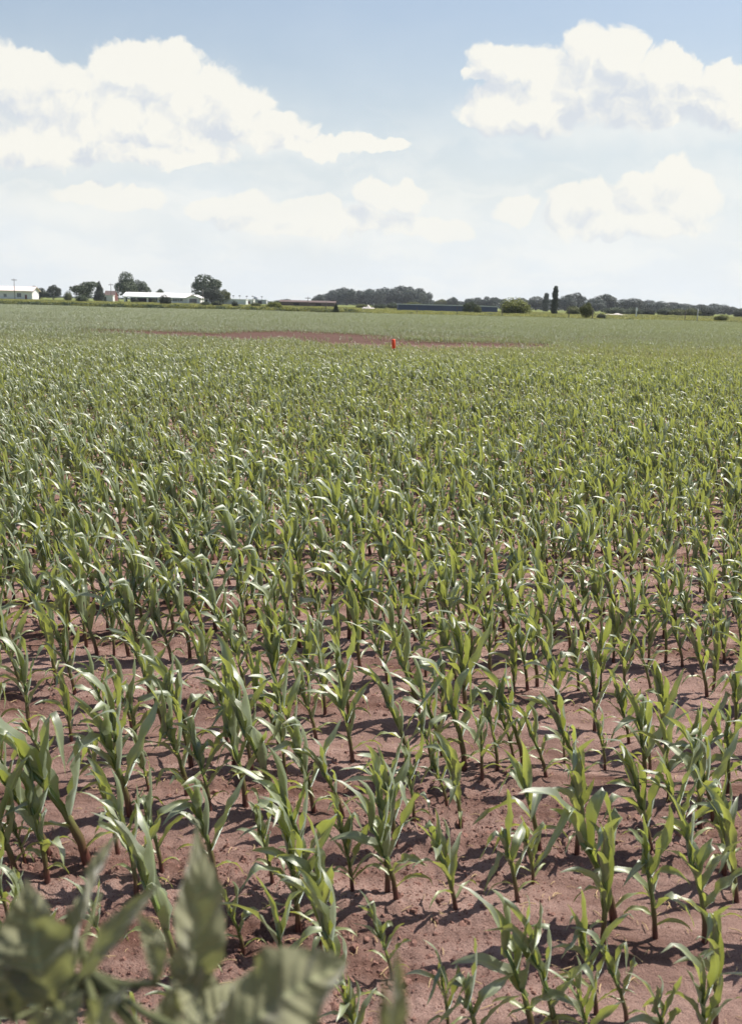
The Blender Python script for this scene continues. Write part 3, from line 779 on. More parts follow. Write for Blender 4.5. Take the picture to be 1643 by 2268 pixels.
def crown_mesh(style, mat, seed):
    key = (style, mat, seed)
    if key in CROWN: return CROWN[key]
    rs = np.random.default_rng(seed*31+7)
    lobes = []
    if style == 'round':
        lobes = [(0, 0, .50, .38, .38, .42)] + [(.30*math.cos(a), .30*math.sin(a), rs.uniform(.22, .75), rs.uniform(.14, .24), rs.uniform(.14, .22), rs.uniform(.12, .2)) for a in rs.uniform(0, 6.28, 9)] + [(rs.uniform(-.15, .15), rs.uniform(-.15, .15), .86, .16, .16, .13)]
    elif style == 'tall':
        lobes = [(0, 0, .45, .40, .40, .30), (0.02, 0, .72, .30, .30, .27)] + [(.30*math.cos(a), .30*math.sin(a), rs.uniform(.25, .7), .18, .18, .15) for a in rs.uniform(0, 6.28, 8)]
    elif style == 'vase':
        lobes = [(.32*math.cos(a)*q, .32*math.sin(a)*q, .28+.56*q2, .18, .18, .15) for a, q, q2 in zip(rs.uniform(0, 6.28, 14), rs.uniform(.3, 1, 14), rs.uniform(0, 1, 14))] + [(0, 0, .42, .34, .34, .34)]
    elif style == 'bush':
        lobes = [(.34*math.cos(a)*q, .34*math.sin(a)*q, rs.uniform(.2, .45), .2, .2, rs.uniform(.25, .42)) for a, q in zip(rs.uniform(0, 6.28, 12), rs.uniform(.2, 1, 12))] + [(0, 0, .5, .34, .34, .46)]
    elif style == 'conifer':
        lobes = [(rs.uniform(-.05, .05), rs.uniform(-.05, .05), z, .46*(1-z)**.8+.04, .46*(1-z)**.8+.04, .10) for z in np.linspace(.08, .95, 14)]
    elif style == 'poplar':
        lobes = [(rs.uniform(-.07, .07), rs.uniform(-.07, .07), z, rs.uniform(.26, .36)*(1.0-.7*abs(z-.4)), .30*(1.0-.7*abs(z-.4)), .075) for z in np.linspace(.06, .96, 18)]
    V = []; F = []; rn = []
    nl = 5200
    vol = np.array([l[3]*l[5] for l in lobes]); vol = vol/vol.sum()
    ch = rs.choice(len(lobes), nl, p=vol)
    lob_r = rs.uniform(-.22, .22, len(lobes))
    for c in ch:
        l = lobes[c]
        d = rs.normal(size=3); d /= np.linalg.norm(d)
        q = rs.uniform(.45, 1.06)**.6
        p = np.array([l[0]+d[0]*l[3]*q, l[1]+d[1]*l[4]*q, l[2]+d[2]*l[5]*q])
        if p[2] < .01: continue
        n = d + rs.normal(size=3)*.7; n /= np.linalg.norm(n)
        a = np.cross(n, rs.normal(size=3)); a /= np.linalg.norm(a); b = np.cross(n, a)
        s = rs.uniform(.014, .032)
        bb = len(V)
        V += [tuple(p+a*s), tuple(p+b*s*.8+n*s*.2), tuple(p-a*s), tuple(p-b*s*.8+n*s*.2)]
        F.append((bb, bb+1, bb+2, bb+3)); rn += [float(np.clip(.45+lob_r[c]+rs.normal()*.2, 0, 1))]*4
    me = mesh_from('crown', V, F, FM[mat], dict(rnd=rn)); CROWN[key] = me
    return me
TRUNK = {}
def trunk_mesh(style, seed):
    key = (style, seed)
    if key in TRUNK: return TRUNK[key]
    rs = random.Random(seed)
    m = MB()
    if style == 'bush':
        for i in range(6):
            a = rs.uniform(0, 6.28); m.tube([(0, 0, -.02), (math.cos(a)*.12, math.sin(a)*.12, .25), (math.cos(a)*.26, math.sin(a)*.26, .55)], [.02, .014, .005], 5)
    else:
        m.tube([(0, 0, -.02), (.005, 0, .02), (.01, .01, .25), (0, 0, .5), (.01, 0, .85)], [.045, .032, .026, .018, .004], 7)
        if style != 'conifer':
            for i in range(7):
                a = rs.uniform(0, 6.28); z = rs.uniform(.22, .55); k_ = .08 if style == 'poplar' else .30
                m.tube([(0, 0, z), (math.cos(a)*k_*.5, math.sin(a)*k_*.5, z+.10), (math.cos(a)*k_, math.sin(a)*k_, z+.26)], [.014, .010, .003], 5)
    me = mesh_from('trunk', m.V, m.F, M_bark, smooth=True); TRUNK[key] = me
    return me
def tree(px, base, top, width, style, mat, label, D=None, seed=0, name=None, cat=None, group=None):
    """placed by the foot it shows in the photograph"""
    if D is None:
        D = ground_at(px, base).y
    p = at(px, base, D)
    h = at(px, top, D).z
    w = 1.2*width/FPX*D
    nm = name or ('bush' if style == 'bush' else 'tree')
    t = thing(nm, label, cat or ('bush' if style == 'bush' else 'tree'), (p.x, D, 0), seed*1.7, group)
    cr = link('crown' if style != 'bush' else 'foliage', crown_mesh(style, mat, seed % 4), t); tr = link('trunk' if style != 'bush' else 'stem', trunk_mesh(style, seed % 3), t)
    sw = w if style != 'poplar' else w*1.1
    for o in (cr, tr): o.scale = (sw, sw, h)
    return t
T = tree
T(88, 656, 637, 40, 'round', 'dark', 'low dark rounded tree against the right end of the white far-left building', 520, 1)
T(119, 657, 630, 30, 'round', 'dark', 'small dark dome-shaped tree standing alone right of the white far-left building', 500, 2)
T(152, 660, 642, 20, 'bush', 'olive', 'small bush at the foot of the loose broad tree', 400, 1)
T(186, 662, 619, 54, 'vase', 'green', 'broad loose-topped tree left of the dark conifer', 440, 2)
T(182, 664, 651, 24, 'bush', 'green', 'round green bush in front of the broad loose-topped tree', 330, 3)
T(221, 660, 624, 26, 'conifer', 'dark', 'dark pointed conifer beside the broad loose-topped tree', 450, 0, 'conifer_tree')
T(281, 661, 601, 46, 'tall', 'green', 'tall tree with narrow raised crown left behind the open-sided white building', 540, 1)
T(312, 661, 619, 42, 'round', 'green', 'shorter rounded tree leaning against the tall one behind the open-sided building', 550, 3)
T(355, 660, 639, 24, 'round', 'green', 'small tree top showing above the ridge of the open-sided white building', 600, 0)
T(455, 664, 606, 62, 'tall', 'green', 'largest dark leafy tree at the right end of the open-sided white building', 520, 2)
T(470, 665, 632, 44, 'round', 'dark', 'darker lower tree merged into the front of the largest leafy tree', 480, 1)
T(495, 665, 640, 28, 'round', 'olive', 'small yellow-green tree on the right shoulder of the largest leafy tree', 500, 2)
T(364, 673, 650, 28, 'bush', 'dark', 'dark upright bush in front of the middle of the open-sided building', 300, 2)
T(342, 668, 661, 14, 'bush', 'green', 'tiny bush between two bays of the open-sided building', 400, 0)
T(300, 666, 658, 18, 'bush', 'dark', 'low dark bush by the left bay of the open-sided building', 380, 1)
T(455, 676, 666, 24, 'bush', 'green', 'low green bush in the weeds below the largest leafy tree', 290, 1)
T(481, 677, 664, 20, 'bush', 'dark', 'dark ragged bush left of the upright dark bush in the weeds', 290, 3)
T(520, 680, 664, 18, 'bush', 'dark', 'narrow upright dark bush in the weeds right of the largest leafy tree', 270, 0)
T(608, 683, 665, 38, 'bush', 'yellow', 'rounded yellow-green bush on the weedy strip left of centre', 270, 1)
T(565, 679, 668, 24, 'bush', 'olive', 'faint olive bush left of the rounded yellow-green bush', 300, 2)
T(744, 694, 673, 15, 'conifer', 'dark', 'small dark evergreen at the edge of the field near the centre', 168, 1, 'conifer_tree')
T(632, 672, 662, 40, 'round', 'grey', 'faint grey tree tops left of the brick-red shed roof', 700, 1)
# the grove on the horizon
gx = [(706, 655, 22), (724, 652, 30), (748, 642, 38), (768, 640, 34), (790, 646, 32), (812, 643, 36), (834, 642, 38), (858, 640, 36), (880, 635, 40), (902, 638, 36), (922, 641, 38), (937, 648, 26)]
for i, (x, tp, w) in enumerate(gx):
    pos_ = 'leftmost' if i == 0 else ('rightmost' if i == len(gx)-1 else (ordn(i)+' from the left' if i < 6 else ordn(len(gx)-1-i)+' from the right'))
    T(x, 676, tp-4, w*1.35, 'round', 'grey', f'bluish grey tree in the dense grove on the centre horizon, {pos_}', 930+rng.uniform(-25, 25), i, group='trees of the centre grove')
for i, (x, b, tp, w, mt, lab) in enumerate([
    (800, 681, 672, 34, 'olive', 'low olive bush in front of the left half of the grove'), (842, 684, 672, 40, 'green', 'green bush at the foot of the grove by the gravel heap'),
    (870, 683, 669, 34, 'green', 'green bush touching the left end of the blue building'), (915, 680, 667, 46, 'olive', 'pale bush row showing over the left roof of the blue building'),
    (1000, 676, 657, 26, 'grey', 'small grey-green tree above the middle of the blue building roof'), (975, 678, 662, 30, 'olive', 'low olive tree left of the grey-green one over the blue roof'),
    (1052, 676, 658, 40, 'grey', 'small dark tree over the right half of the blue building'), (1080, 678, 656, 30, 'grey', 'grey tree over the right end of the blue building')]):
    T(x, b, tp, w, 'bush' if b > 679 else 'round', mt, lab, 430 if b > 679 else 800, i)
T(1040, 691, 667, 30, 'round', 'green', 'green tree standing right in front of the blue building', 260, 2)
T(1058, 691, 674, 18, 'bush', 'olive', 'small bush at the right foot of the tree before the blue building', 255, 1)
T(1137, 694, 656, 76, 'bush', 'yellow', 'big rounded yellow-green bush right of the blue building', 262, 0)
T(1227, 693, 635, 20, 'poplar', 'dark', 'slender ragged poplar rising alone above the far woods', 300, 0, 'poplar_tree')
T(1207, 690, 650, 20, 'poplar', 'grey', 'narrow bluish tree just left of the slender poplar', 560, 2, 'poplar_tree')
for i, (x, tp, w, lab) in enumerate([
    (1185, 656, 34, 'low grey-green tree left of the narrow bluish tree'), (1250, 652, 34, 'bluish tree right beside the slender poplar'), (1270, 647, 34, 'rounder bluish tree second to the right of the slender poplar'),
    (1312, 660, 44, 'flat-topped tree left of the tallest domed tree in the far woods'), (1332, 650, 42, 'tallest domed dark tree in the far woods on the right'),
    (1372, 662, 44, 'low rounded tree right of the tallest domed tree'), (1402, 660, 40, 'dark rounded tree behind the white post on the right'),
    (1440, 664, 44, 'tree on the far skyline right of the white post'), (1478, 668, 44, 'low tree on the far skyline left of the dark waterside bush'),
    (1515, 672, 40, 'small far tree where the woods begin to thin out'), (1545, 673, 36, 'rounded far tree above the low right-hand bushes'),
    (1580, 672, 44, 'taller far tree close to the right edge of the woods'), (1615, 680, 40, 'last low tree of the far woods at the right edge'), (1150, 659, 44, 'far tree peeking over the big yellow-green bush')]):
    T(x, 694, tp, w*1.3, 'round' if i % 3 else 'tall', 'grey' if i % 2 else 'dark', lab, 760+20*(i % 3), i)
for i, (x, b, tp, w, st, mt, lab, D) in enumerate([
    (1268, 698, 676, 38, 'bush', 'olive', 'olive bush left of the darker ragged one below the poplar', 300), (1297, 705, 669, 30, 'round', 'olive', 'ragged olive tree at the field edge right of the poplar', 178),
    (1330, 706, 692, 20, 'bush', 'dark', 'small round dark bush beside the ragged olive tree', 178), (1362, 695, 679, 52, 'bush', 'green', 'dark green bushes behind the pale gravel strip', 420),
    (1400, 697, 680, 40, 'bush', 'green', 'green bush just left of the white post', 430), (1432, 698, 682, 36, 'bush', 'dark', 'dark bush just right of the white post', 430),
    (1475, 697, 680, 40, 'bush', 'green', 'green bush in the middle of the right-hand bush row', 440), (1500, 698, 682, 36, 'bush', 'olive', 'paler bush right of the middle of the bush row', 430),
    (1530, 698, 680, 34, 'bush', 'olive', 'brownish bush behind the right-hand fence posts', 420), (1560, 699, 678, 34, 'bush', 'dark', 'dark bush left of the low olive mound', 440),
    (1600, 707, 694, 32, 'bush', 'olive', 'low olive mounded bush at the field edge far right', 190), (1635, 700, 682, 30, 'bush', 'dark', 'dark bush at the extreme right edge of the picture', 430)]):
    T(x, b, tp, w, st, mt, lab, D, i)

# the far woods that read as one mass
def woods():
    V = []; F = []; rn = []
    rs = np.random.default_rng(5)
    def band(x0, x1, topf, D, n, depth=60):
        for i in range(n):
            px = rs.uniform(x0, x1); D1 = D + rs.uniform(0, depth)
            hz = at(px, topf(px), D1).z*(1+.14*math.sin(px*.11)+.08*math.sin(px*.31+1))
            X = at(px, 680, D1).x
            z = hz*math.sqrt(rs.random())
            s = rs.uniform(.5, 1.1)
            nrm = rs.normal(size=3); nrm /= np.linalg.norm(nrm); a = np.cross(nrm, rs.normal(size=3)); a /= np.linalg.norm(a); b_ = np.cross(nrm, a)
            p = np.array([X, D1, z]); bb = len(V)
            V.extend([tuple(p+a*s), tuple(p+b_*s), tuple(p-a*s), tuple(p-b_*s)]); F.append((bb, bb+1, bb+2, bb+3)); rn.extend([float(np.clip(.4+.3*math.sin(px*.2)+rs.normal()*.2, 0, 1))]*4)
    band(1090, 1700, lambda x: 664 + (x-1100)*.036, 900, 26000)
    band(940, 1100, lambda x: 667, 1000, 5000)
    band(-20, 700, lambda x: 654 + x*.0235, 1300, 9000)
    band(690, 960, lambda x: 664, 990, 7000)
    tag(link('distant_woods', mesh_from('distant_woods', V, F, FM['grey'], dict(rnd=rn))), 'low bluish band of far-off woods along the horizon', 'woods', kind='stuff')
woods()

# ------------------------------------------------------------------ weedy strip behind the field
def weeds_strip():
    cols = {}
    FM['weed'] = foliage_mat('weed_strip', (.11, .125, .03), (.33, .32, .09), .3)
    def clump(name, mat, n, up):
        rs = np.random.default_rng(hash(name) % 1000 if False else len(name)*7)
        V = []; F = []; rn = []
        for i in range(n):
            a = rs.uniform(0, 6.28); rr = .5*math.sqrt(rs.random()); z = rs.random()**.8*(1-.5*rr)
            p = np.array([rr*math.cos(a), rr*math.sin(a), z]); nrm = rs.normal(size=3); nrm /= np.linalg.norm(nrm)
            u = np.array([rs.normal()*.4, rs.normal()*.4, up]); u /= np.linalg.norm(u); v = np.cross(u, nrm); v /= np.linalg.norm(v); s = rs.uniform(.05, .11)
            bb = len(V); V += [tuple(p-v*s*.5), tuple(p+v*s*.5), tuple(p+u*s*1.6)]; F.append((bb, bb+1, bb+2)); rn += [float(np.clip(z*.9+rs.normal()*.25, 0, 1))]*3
        return bpy.data.objects.new(name, mesh_from(name, V, F, FM[mat], dict(rnd=rn)))
    col = bpy.data.collections.new('weed_clumps')
    for k_ in range(3): col.objects.link(clump('clump_a'+'x'*k_, 'weed', 160, 1.0))
    for k_ in range(2): col.objects.link(clump('clump_b'+'xxxx'*(k_+1), 'green', 160, 1.0))
    pts = []; sc = []; idx = []
    for i in range(15000):
        D = 166 + 240*rng.random()**1.7; X = rng.uniform(-.40, .40)*D + 0
        left = X/D < -.02
        h = (rng.uniform(.35, .85) if left else rng.uniform(.3, .65))*(1.0 if (D < 181 and left) else .6)
        w = rng.uniform(1.2, 2.6)
        pts.append((X, D + (2 if left else 0), 0)); sc.append((w, w, h))
        dark = rng.random() < ((.62 if D < 184 else .12) if left else (.45 if D < 171 else .1))
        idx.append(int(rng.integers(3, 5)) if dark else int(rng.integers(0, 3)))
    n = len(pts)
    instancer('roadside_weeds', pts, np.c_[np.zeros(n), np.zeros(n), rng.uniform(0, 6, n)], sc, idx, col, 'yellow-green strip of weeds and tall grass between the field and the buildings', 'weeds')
weeds_strip()

# ------------------------------------------------------------------ buildings
M_white = plain('white_wall', (.74, .73, .72), .7, 1.0, .06)
M_roofw = plain('white_metal_roof', (.80, .77, .74), .45, .6, .05, .5)
M_pink = plain('pinkish_metal_roof', (.72, .60, .56), .5, .6, .06, .5)
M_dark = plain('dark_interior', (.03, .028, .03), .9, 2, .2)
M_glass = plain('window_glass', (.09, .11, .14), .15, 1, .2, .8)
M_grey = plain('grey_wall', (.42, .43, .46), .7, 1, .1)
M_blue = plain('blue_wall', (.085, .105, .19), .6, .8, .12)
M_trim = plain('pale_trim', (.62, .64, .66), .5, 1, .05)
M_brick = plain('brick_red', (.12, .085, .075), .85, 1.5, .2)
M_brown = plain('brown_door', (.16, .06, .05), .7, 2, .2)
M_conc = plain('concrete_post', (.55, .54, .52), .8, 3, .1)
M_wood = plain('weathered_wood', (.13, .11, .10), .85, 3, .25)
M_gravel = plain('gravel', (.55, .50, .46), .95, 2, .2, bump=.5)
M_ribbed = None
def px_w(px, D): return px/FPX*D

def gable_roof(W, Dp, ze, zr, ov=.5, th=.14):
    """ridge along X: two slabs, closed"""
    m = MB(); h = Dp/2
    k_ = (zr-ze)/h
    for s in (-1, 1):
        e = (-W/2-ov, s*(h+ov), ze-k_*ov); f = (W/2+ov, s*(h+ov), ze-k_*ov)
        a = (W/2+ov, s*.0, zr); b = (-W/2-ov, s*.0, zr)
        pts = [e, f, a, b] if s < 0 else [f, e, b, a]
        m.slab(pts, (0, 0, th))
    return m
def win(parent, x, y, z, w, h, mat=None, frame=True):
    f = MB(); t = .12
    f.box(x-w/2-t, x+w/2+t, y-.06, y-.003, z-t, z); f.box(x-w/2-t, x+w/2+t, y-.06, y-.003, z+h, z+h+t)
    f.box(x-w/2-t, x-w/2, y-.06, y-.003, z, z+h); f.box(x+w/2, x+w/2+t, y-.06, y-.003, z, z+h)
    f.box(x-.04, x+.04, y-.05, y-.003, z, z+h)
    fr = f.build('window', M_trim, parent)
    p = MB(); p.box(x-w/2, x+w/2, y-.03, y-.002, z, z+h); p.build('pane', mat or M_glass, fr)
def corr_front(x0, x1, y, z0, z1, step=.6, d=.05):
    m = MB(); n = max(2, int((x1-x0)/step))
    for i in range(n):
        a = x0+(x1-x0)*i/n; b = x0+(x1-x0)*(i+1)/n
        m.box(a, a+(b-a)*.55, y-d, y, z0, z1)
    return m

def building_left():
    D = 500; x0, x1 = at(-60, 655, D).x, at(72, 655, D).x; W = x1-x0; cx = (x0+x1)/2
    ze = at(50, 643.5, D).z; zr = at(50, 635, D+5).z
    t = thing('white_building', 'long low white building with pinkish metal roof at the far left edge', 'building', (cx, D, 0))
    m = MB(); m.slab([(-W/2, 0, 0), (W/2, 0, 0), (W/2, 0, ze), (-W/2, 0, ze)], (0, 10, 0))
    m.slab([(W/2+.01, 0, ze), (W/2+.01, 10, ze), (W/2+.01, 5, zr-.05)], (-.2, 0, 0)); m.build('wall', M_white, t)
    r = gable_roof(W, 10, ze, zr, .9, .16); o = r.build('roof', M_pink, t); o.location = (0, 5, 0)
    s = W/132.0*1.0
    for (pxc, w, h) in ((43, 2.0, 1.9), (12, 1.4, 1.4)):
        win(t, at(pxc, 650, D).x-cx, 0, .9, w, h)
    m = MB(); xx = at(58, 650, D).x-cx; m.box(xx-.5, xx+.5, -.05, -.002, 0, 2.1); d = m.build('door', M_brown, t)
building_left()

def open_building():
    D = 480
    x0, x1 = at(276, 668, D).x, at(416, 668, D).x; x2 = at(443, 668, D).x
    cx = (x0+x1)/2; W = x1-x0
    ze = at(340, 657.5, D).z; zr = at(340, 649, D+6).z
    t = thing('open_sided_building', 'long white building with open bays on its left half and a bright metal roof', 'building', (cx, D, 0))
    Dp = 12
    xm = at(352, 660, D).x-cx
    m = MB(); m.box(-W/2, xm, Dp-.25, Dp, 0, ze); m.box(xm, W/2, 0, .25, 0, ze); m.box(xm, xm+.25, .25, Dp, 0, ze); m.box(xm+.25, W/2, Dp-.25, Dp, 0, ze); m.build('wall', M_white, t)
    m = MB(); m.box(-W/2+.3, xm-.1, Dp-.6, Dp-.27, 0, ze-.2); m.build('bay_shade_panel', M_dark, t)  # near-black sheet before the white wall stands in for shade inside the bays
    r = gable_roof(W, Dp, ze, zr, .7, .22); o = r.build('roof', M_roofw, t); o.location = (0, Dp/2, 0)
    m = MB(); m.box(-W/2-.7, W/2+.1, -.78, -.71, ze-.55, ze-.05); m.build('fascia', M_trim, t)
    m = MB(); m.box(-W/2, xm, .05, Dp-.7, ze-.16, ze-.06); m.build('ceiling', M_dark, t)  # ceiling coloured near-black, the bays' shade painted in
    for px in (277, 302, 327, 351):
        xx = at(px, 664, D).x-cx; q = MB(); q.box(xx-.36, xx+.36, 0, .5, 0, ze); q.build('column', M_white, t)
    for px, w in ((388, 2.2), (396, 1.1), (402, 1.4)):
        win(t, at(px, 664, D).x-cx, 0, .7, w, 1.6)
    # gabled wing at the right end
    W2 = x2-x1; c2 = (x1+x2)/2-cx; zg = ze+1.2
    m = MB(); m.slab([(c2-W2/2+.005, -1.5, 0), (c2+W2/2, -1.5, 0), (c2+W2/2, -1.5, ze), (c2, -1.5, zg), (c2-W2/2+.005, -1.5, ze)], (0, Dp+1.5, 0)); m.build('gable_wall', M_white, t)
    m = MB()
    for s in (-1, 1):
        p = [(c2+s*(W2/2+.5), -2.1, ze-.18), (c2+s*(W2/2+.5), Dp+.6, ze-.18), (c2, Dp+.6, zg+.03), (c2, -2.1, zg+.03)]
        m.slab(p if s > 0 else p[::-1], (0, 0, .18))
    m.build('gable_roof', M_roofw, t)
    f = MB(); f.box(c2-1.7, c2+1.7, -1.62, -1.503, .35, 2.1); d = f.build('window', M_brown, t)
    p = MB(); p.box(c2-1.5, c2-.1, -1.66, -1.623, .5, 1.95); p.box(c2+.1, c2+1.5, -1.66, -1.623, .5, 1.95); p.build('pane', M_glass, d)
open_building()

def shed(name, pxl, pxr, D, h, mat, roofmat, label, cat, dep=6, flat=True, rise=.6, door=None, doormat=None, extra=None):
    x0, x1 = at(pxl, 665, D).x, at(pxr, 665, D).x; W = x1-x0; cx = (x0+x1)/2
    t = thing(name, label, cat, (cx, D, 0))
    m = MB(); m.box(-W/2, W/2, 0, dep, 0, h)
    if not flat: m.slab([(W/2-.002, 0, h), (W/2-.002, dep, h), (W/2-.002, dep/2, h+rise-.04)], (-W+.004, 0, 0))
    m.build('wall', mat, t)
    if flat:
        r = MB(); r.box(-W/2-.2, W/2+.2, -.2, dep+.2, h+.003, h+.2); r.build('roof', roofmat, t)
    else:
        o = gable_roof(W, dep, h, h+rise, .35, .14).build('roof', roofmat, t); o.location = (0, dep/2, 0)
    c = corr_front(-W/2, W/2, -.002, .05, h-.05, .9, .04); c.build('cladding', mat, t)
    for (a, w, hh_) in (door or []):
        q = MB(); X = -W/2+W*a; q.box(X-w/2, X+w/2, -.12, -.05, 0, hh_); q.build('door', doormat or M_dark, t)
    return t
shed('white_trailer', 228, 251, 455, 2.6, M_white, M_roofw, 'small white flat-roofed trailer between the conifer and the tall tree', 'trailer', 3, door=[(.25, 1.0, 2.0)])
shed('brown_house', 232, 254, 560, 2.9, M_brown, M_brick, 'house with reddish roof half hidden behind the white trailer', 'house', 8, False, 2.4, door=[(.5, 1.0, 2.0)])
shed('grey_shed', 447, 468, 500, 1.9, M_grey, M_trim, 'small low grey shed beside the gabled wing of the open-sided building', 'shed', 4, door=[(.5, 1.2, 1.6)])
shed('metal_building', 486, 545, 500, 2.3, M_trim, M_roofw, 'pale low metal building with one grey door right of the largest leafy tree', 'building', 8, door=[(.42, 4.4, 1.9)], doormat=M_grey)
shed('white_garage', 545, 562, 600, 2.5, M_white, M_roofw, 'small white garage with a red-brown door left of the water tank', 'garage', 6, door=[(.25, 2.6, 1.6)], doormat=M_brown)
shed('grey_warehouse', 562, 590, 640, 2.6, M_grey, M_trim, 'faint grey warehouse behind the rounded yellow-green bush', 'warehouse', 8, door=[(.5, 2.6, 2.0)])
shed('brick_red_shed', 620, 742, 440, 1.75, M_brick, M_brick, 'very long low brick-red shed in front of the grove on the horizon', 'shed', 9, False, .7, door=[(.3, 2.4, 1.4), (.7, 2.4, 1.4)])
def tank():
    D = 650; x = at(567, 668, D).x; z0 = 1.5; z1 = at(567, 657, D).z
    t = thing('water_tank', 'small pale round tank standing above the grey warehouse left of centre', 'tank', (x, D, 0))
    m = MB(); m.tube([(0, 0, z0), (0, 0, z1-.4), (0, 0, z1), (0, 0, z1+.25)], [1.4, 1.4, 1.2, .2], 18); m.build('tank_shell', M_grey, t, True)
    for a in (0, 1, 2, 3):
        m = MB(); m.tube([(1.1*math.cos(a*1.571+.8), 1.1*math.sin(a*1.571+.8), 0), (1.1*math.cos(a*1.571+.8), 1.1*math.sin(a*1.571+.8), z0+.1)], [.12, .12], 6); m.build('leg', M_grey, t)
tank()
def blue_building():
    D = 300
    x0, x1 = at(881, 690, D).x, at(1101, 690, D).x; W = x1-x0; cx = (x0+x1)/2
    h = at(950, 676, D).z; hr = h+.42
    t = thing('blue_building', 'long low dark blue building with a thin pale roof edge behind the field', 'building', (cx, D, 0))
    m = MB(); m.box(-W/2, W/2, 0, 14, 0, h); m.build('wall', M_blue, t)
    corr_front(-W/2, W/2, -.002, .02, h-.02, .45, .05).build('cladding', M_blue, t)
    m = MB(); xr = W/2-4.6
    m.slab([(-W/2-.3, -.35, h+.003), (xr, -.35, h+.003), (xr, -.35, h+.26), (-W/2-.3, -.35, h+.20)], (0, 14.7, 0))
    m.slab([(xr+.002, -.35, h+.003), (W/2+.3, -.35, h-.10), (W/2+.3, -.35, h+.02), (xr+.002, -.35, h+.26)], (0, 14.7, 0)); m.build('roof', M_trim, t)
    for a in (.22, .5, .78):
        q = MB(); X = -W/2+W*a; q.box(X-1.5, X+1.5, -.11, -.055, 0, 1.75); q.build('door', M_blue, t)
blue_building()

# ------------------------------------------------------------------ poles, posts, heaps
def pole(px, top, D, label, arms=1, r=.13):
    p = at(px, 665, D); h = at(px, top, D).z
    t = thing('utility_pole', label, 'utility pole', (p.x, D, 0))
    m = MB(); m.tube([(0, 0, -.3), (0, 0, h)], [r*1.15, r*.8], 8); m.build('post', M_wood, t, True)
    if arms:
        m = MB(); m.box(-1.1, 1.1, -.08, .08, h-.7, h-.52)
        for x in (-1, -.45, .45, 1): m.box(x-.05, x+.05, -.05, .05, h-.52, h-.3)
        m.build('crossarm', M_wood, t)
    return t
pole(34, 617, 430, 'tall utility pole above the white far-left building')
pole(78, 632, 560, 'short thin pole right of the white far-left building', 1)
pole(247, 628, 470, 'utility pole between the conifer and the tall tree')
pole(264, 634, 440, 'pale pole at the left foot of the tall tree', 0)
pole(450, 640, 450, 'thin pole in front of the largest leafy tree', 0)
pole(682, 657, 400, 'utility pole in front of the long brick-red shed')
for i, (px, tp) in enumerate(((517, 655), (531, 655), (547, 656), (560, 656), (580, 657))):
    D = 560; p = at(px, 665, D); h = at(px, tp, D).z
    t = thing('street_lamp', f'tiny lamp post on the skyline right of the largest leafy tree, {"leftmost" if i == 0 else "rightmost" if i == 4 else ordn(i)+" from the left"}', 'street lamp', (p.x, D, 0), group='lamp posts on the skyline')
    m = MB(); m.tube([(0, 0, 0), (0, 0, h)], [.10, .07], 6); m.build('post', M_wood, t)
    m = MB(); m.box(-.55, .55, -.2, .2, h-.25, h+.12); m.build('lamp_head', M_wood, t)
def fpost(px, base, top, D, label, mat=None, r=.07, tilt=0.0):
    p = at(px, base, D); h = at(px, top, D).z
    m = MB(); m.tube([(0, 0, -.2), (tilt*h*.5, 0, h*.5), (tilt*h, 0, h-.03), (tilt*h, 0, h)], [r, r*.97, r*.95, r*.6], 8)
    o = m.build('fence_post', mat or M_wood, None, True); o.location = (p.x, D, 0)
    tag(o, label, 'fence post', 'fence posts along the field edge')
fpost(722, 683, 668,178, 'weathered fence post left of the small dark evergreen')
fpost(1012, 695, 676, 176, 'thin fence post in front of the right half of the blue building', r=.05)
fpost(923, 690, 680, 176, 'short fence post in front of the left half of the blue building', r=.05)
fpost(1111, 698, 684, 173, 'short fence post before the big yellow-green bush', r=.06)
fpost(1259, 700, 684, 176, 'fence post below the slender poplar')
fpost(1311, 703, 686, 173, 'fence post right of the ragged olive tree', r=.08)
fpost(1516, 704, 688, 176, 'fence post in the right-hand part of the field edge')
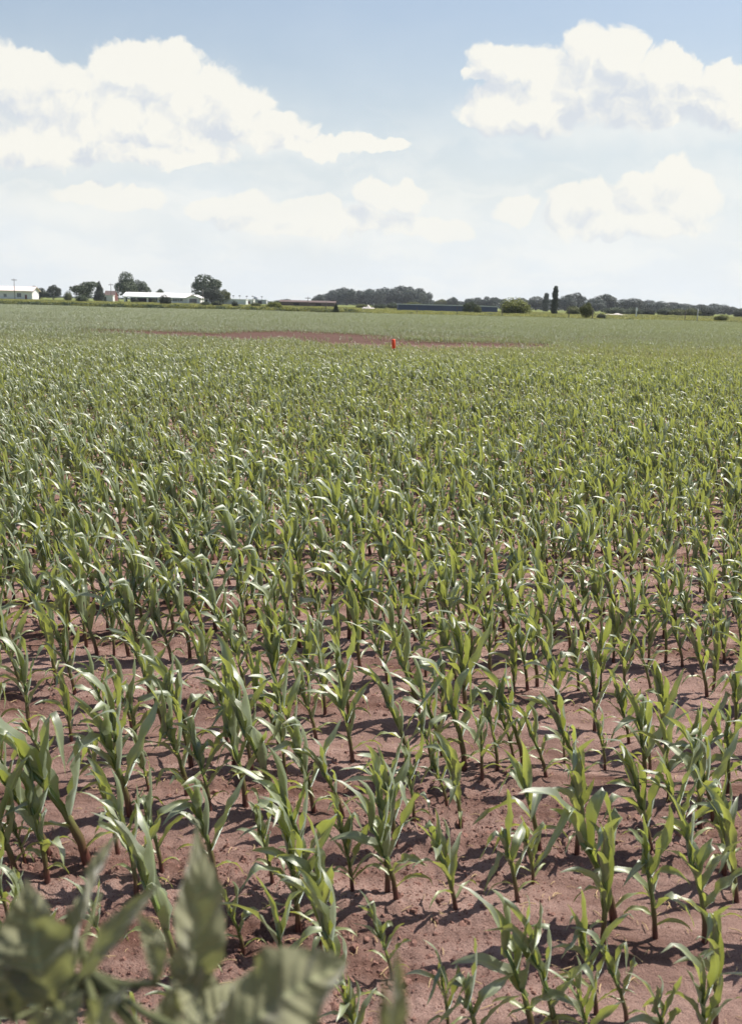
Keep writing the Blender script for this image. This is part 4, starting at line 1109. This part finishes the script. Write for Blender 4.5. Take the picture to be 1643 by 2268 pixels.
fpost(1543, 707, 684, 172, 'taller pale fence post toward the right of the field edge', M_conc, .08)
def white_post():
    D = 260; p = at(1408, 698, D); h = at(1408, 681, D).z
    t = thing('white_post', 'broad white marker post standing in the weeds at the right', 'post', (p.x, D, 0))
    m = MB(); m.box(-.13, .13, -.13, .13, -.1, h); m.build('post', M_white, t)
    m = MB(); m.box(-.26, .26, -.17, -.132, h-.9, h-.1); m.build('panel', M_white, t)
white_post()
def heap(pxl, pxr, base, top, D, label, name='gravel_heap', cat='gravel heap'):
    x0, x1 = at(pxl, base, D).x, at(pxr, base, D).x; h = max(.3, at((pxl+pxr)/2, top, D).z)
    W = x1-x0; cx = (x0+x1)/2; V = []; F = []; n = 36; m_ = 10
    for i in range(n+1):
        for j in range(m_+1):
            u = i/n*2-1; v = j/m_*2-1
            r_ = max(0, 1-math.sqrt(u*u+v*v)); V.append((u*W/2, v*W/4, h*r_**.8*(1+.25*math.sin(u*9+1)*math.cos(v*3)) - (.05 if r_ == 0 else 0)))
    for i in range(n):
        for j in range(m_):
            a = i*(m_+1)+j; F.append((a, a+m_+1, a+m_+2, a+1))
    o = link(name, mesh_from(name, V, F, M_gravel, smooth=True)); o.location = (cx, D+W/4, 0); tag(o, label, cat)
heap(798, 832, 684, 677, 330, 'pale heap of gravel left of the blue building')
heap(1335, 1402, 697.5, 694.5, 330, 'long pale bank of gravel left of the white post')

# ------------------------------------------------------------------ air
def haze():
    m = bpy.data.materials.new('haze'); m.use_nodes = True; nt = m.node_tree; nt.nodes.clear()
    N, L = nodes_of(nt); out = N('ShaderNodeOutputMaterial'); v = N('ShaderNodeVolumePrincipled')
    v.inputs['Color'].default_value = (.86, .90, .98, 1); v.inputs['Density'].default_value = .00011; v.inputs['Anisotropy'].default_value = .3
    L(v.outputs[0], out.inputs['Volume'])
    mb = MB(); mb.box(-1600, 1600, -60, 1700, -1.5, 45)
    tag(mb.build('haze', m), 'thin summer haze over the fields', 'haze', kind='stuff')
haze()
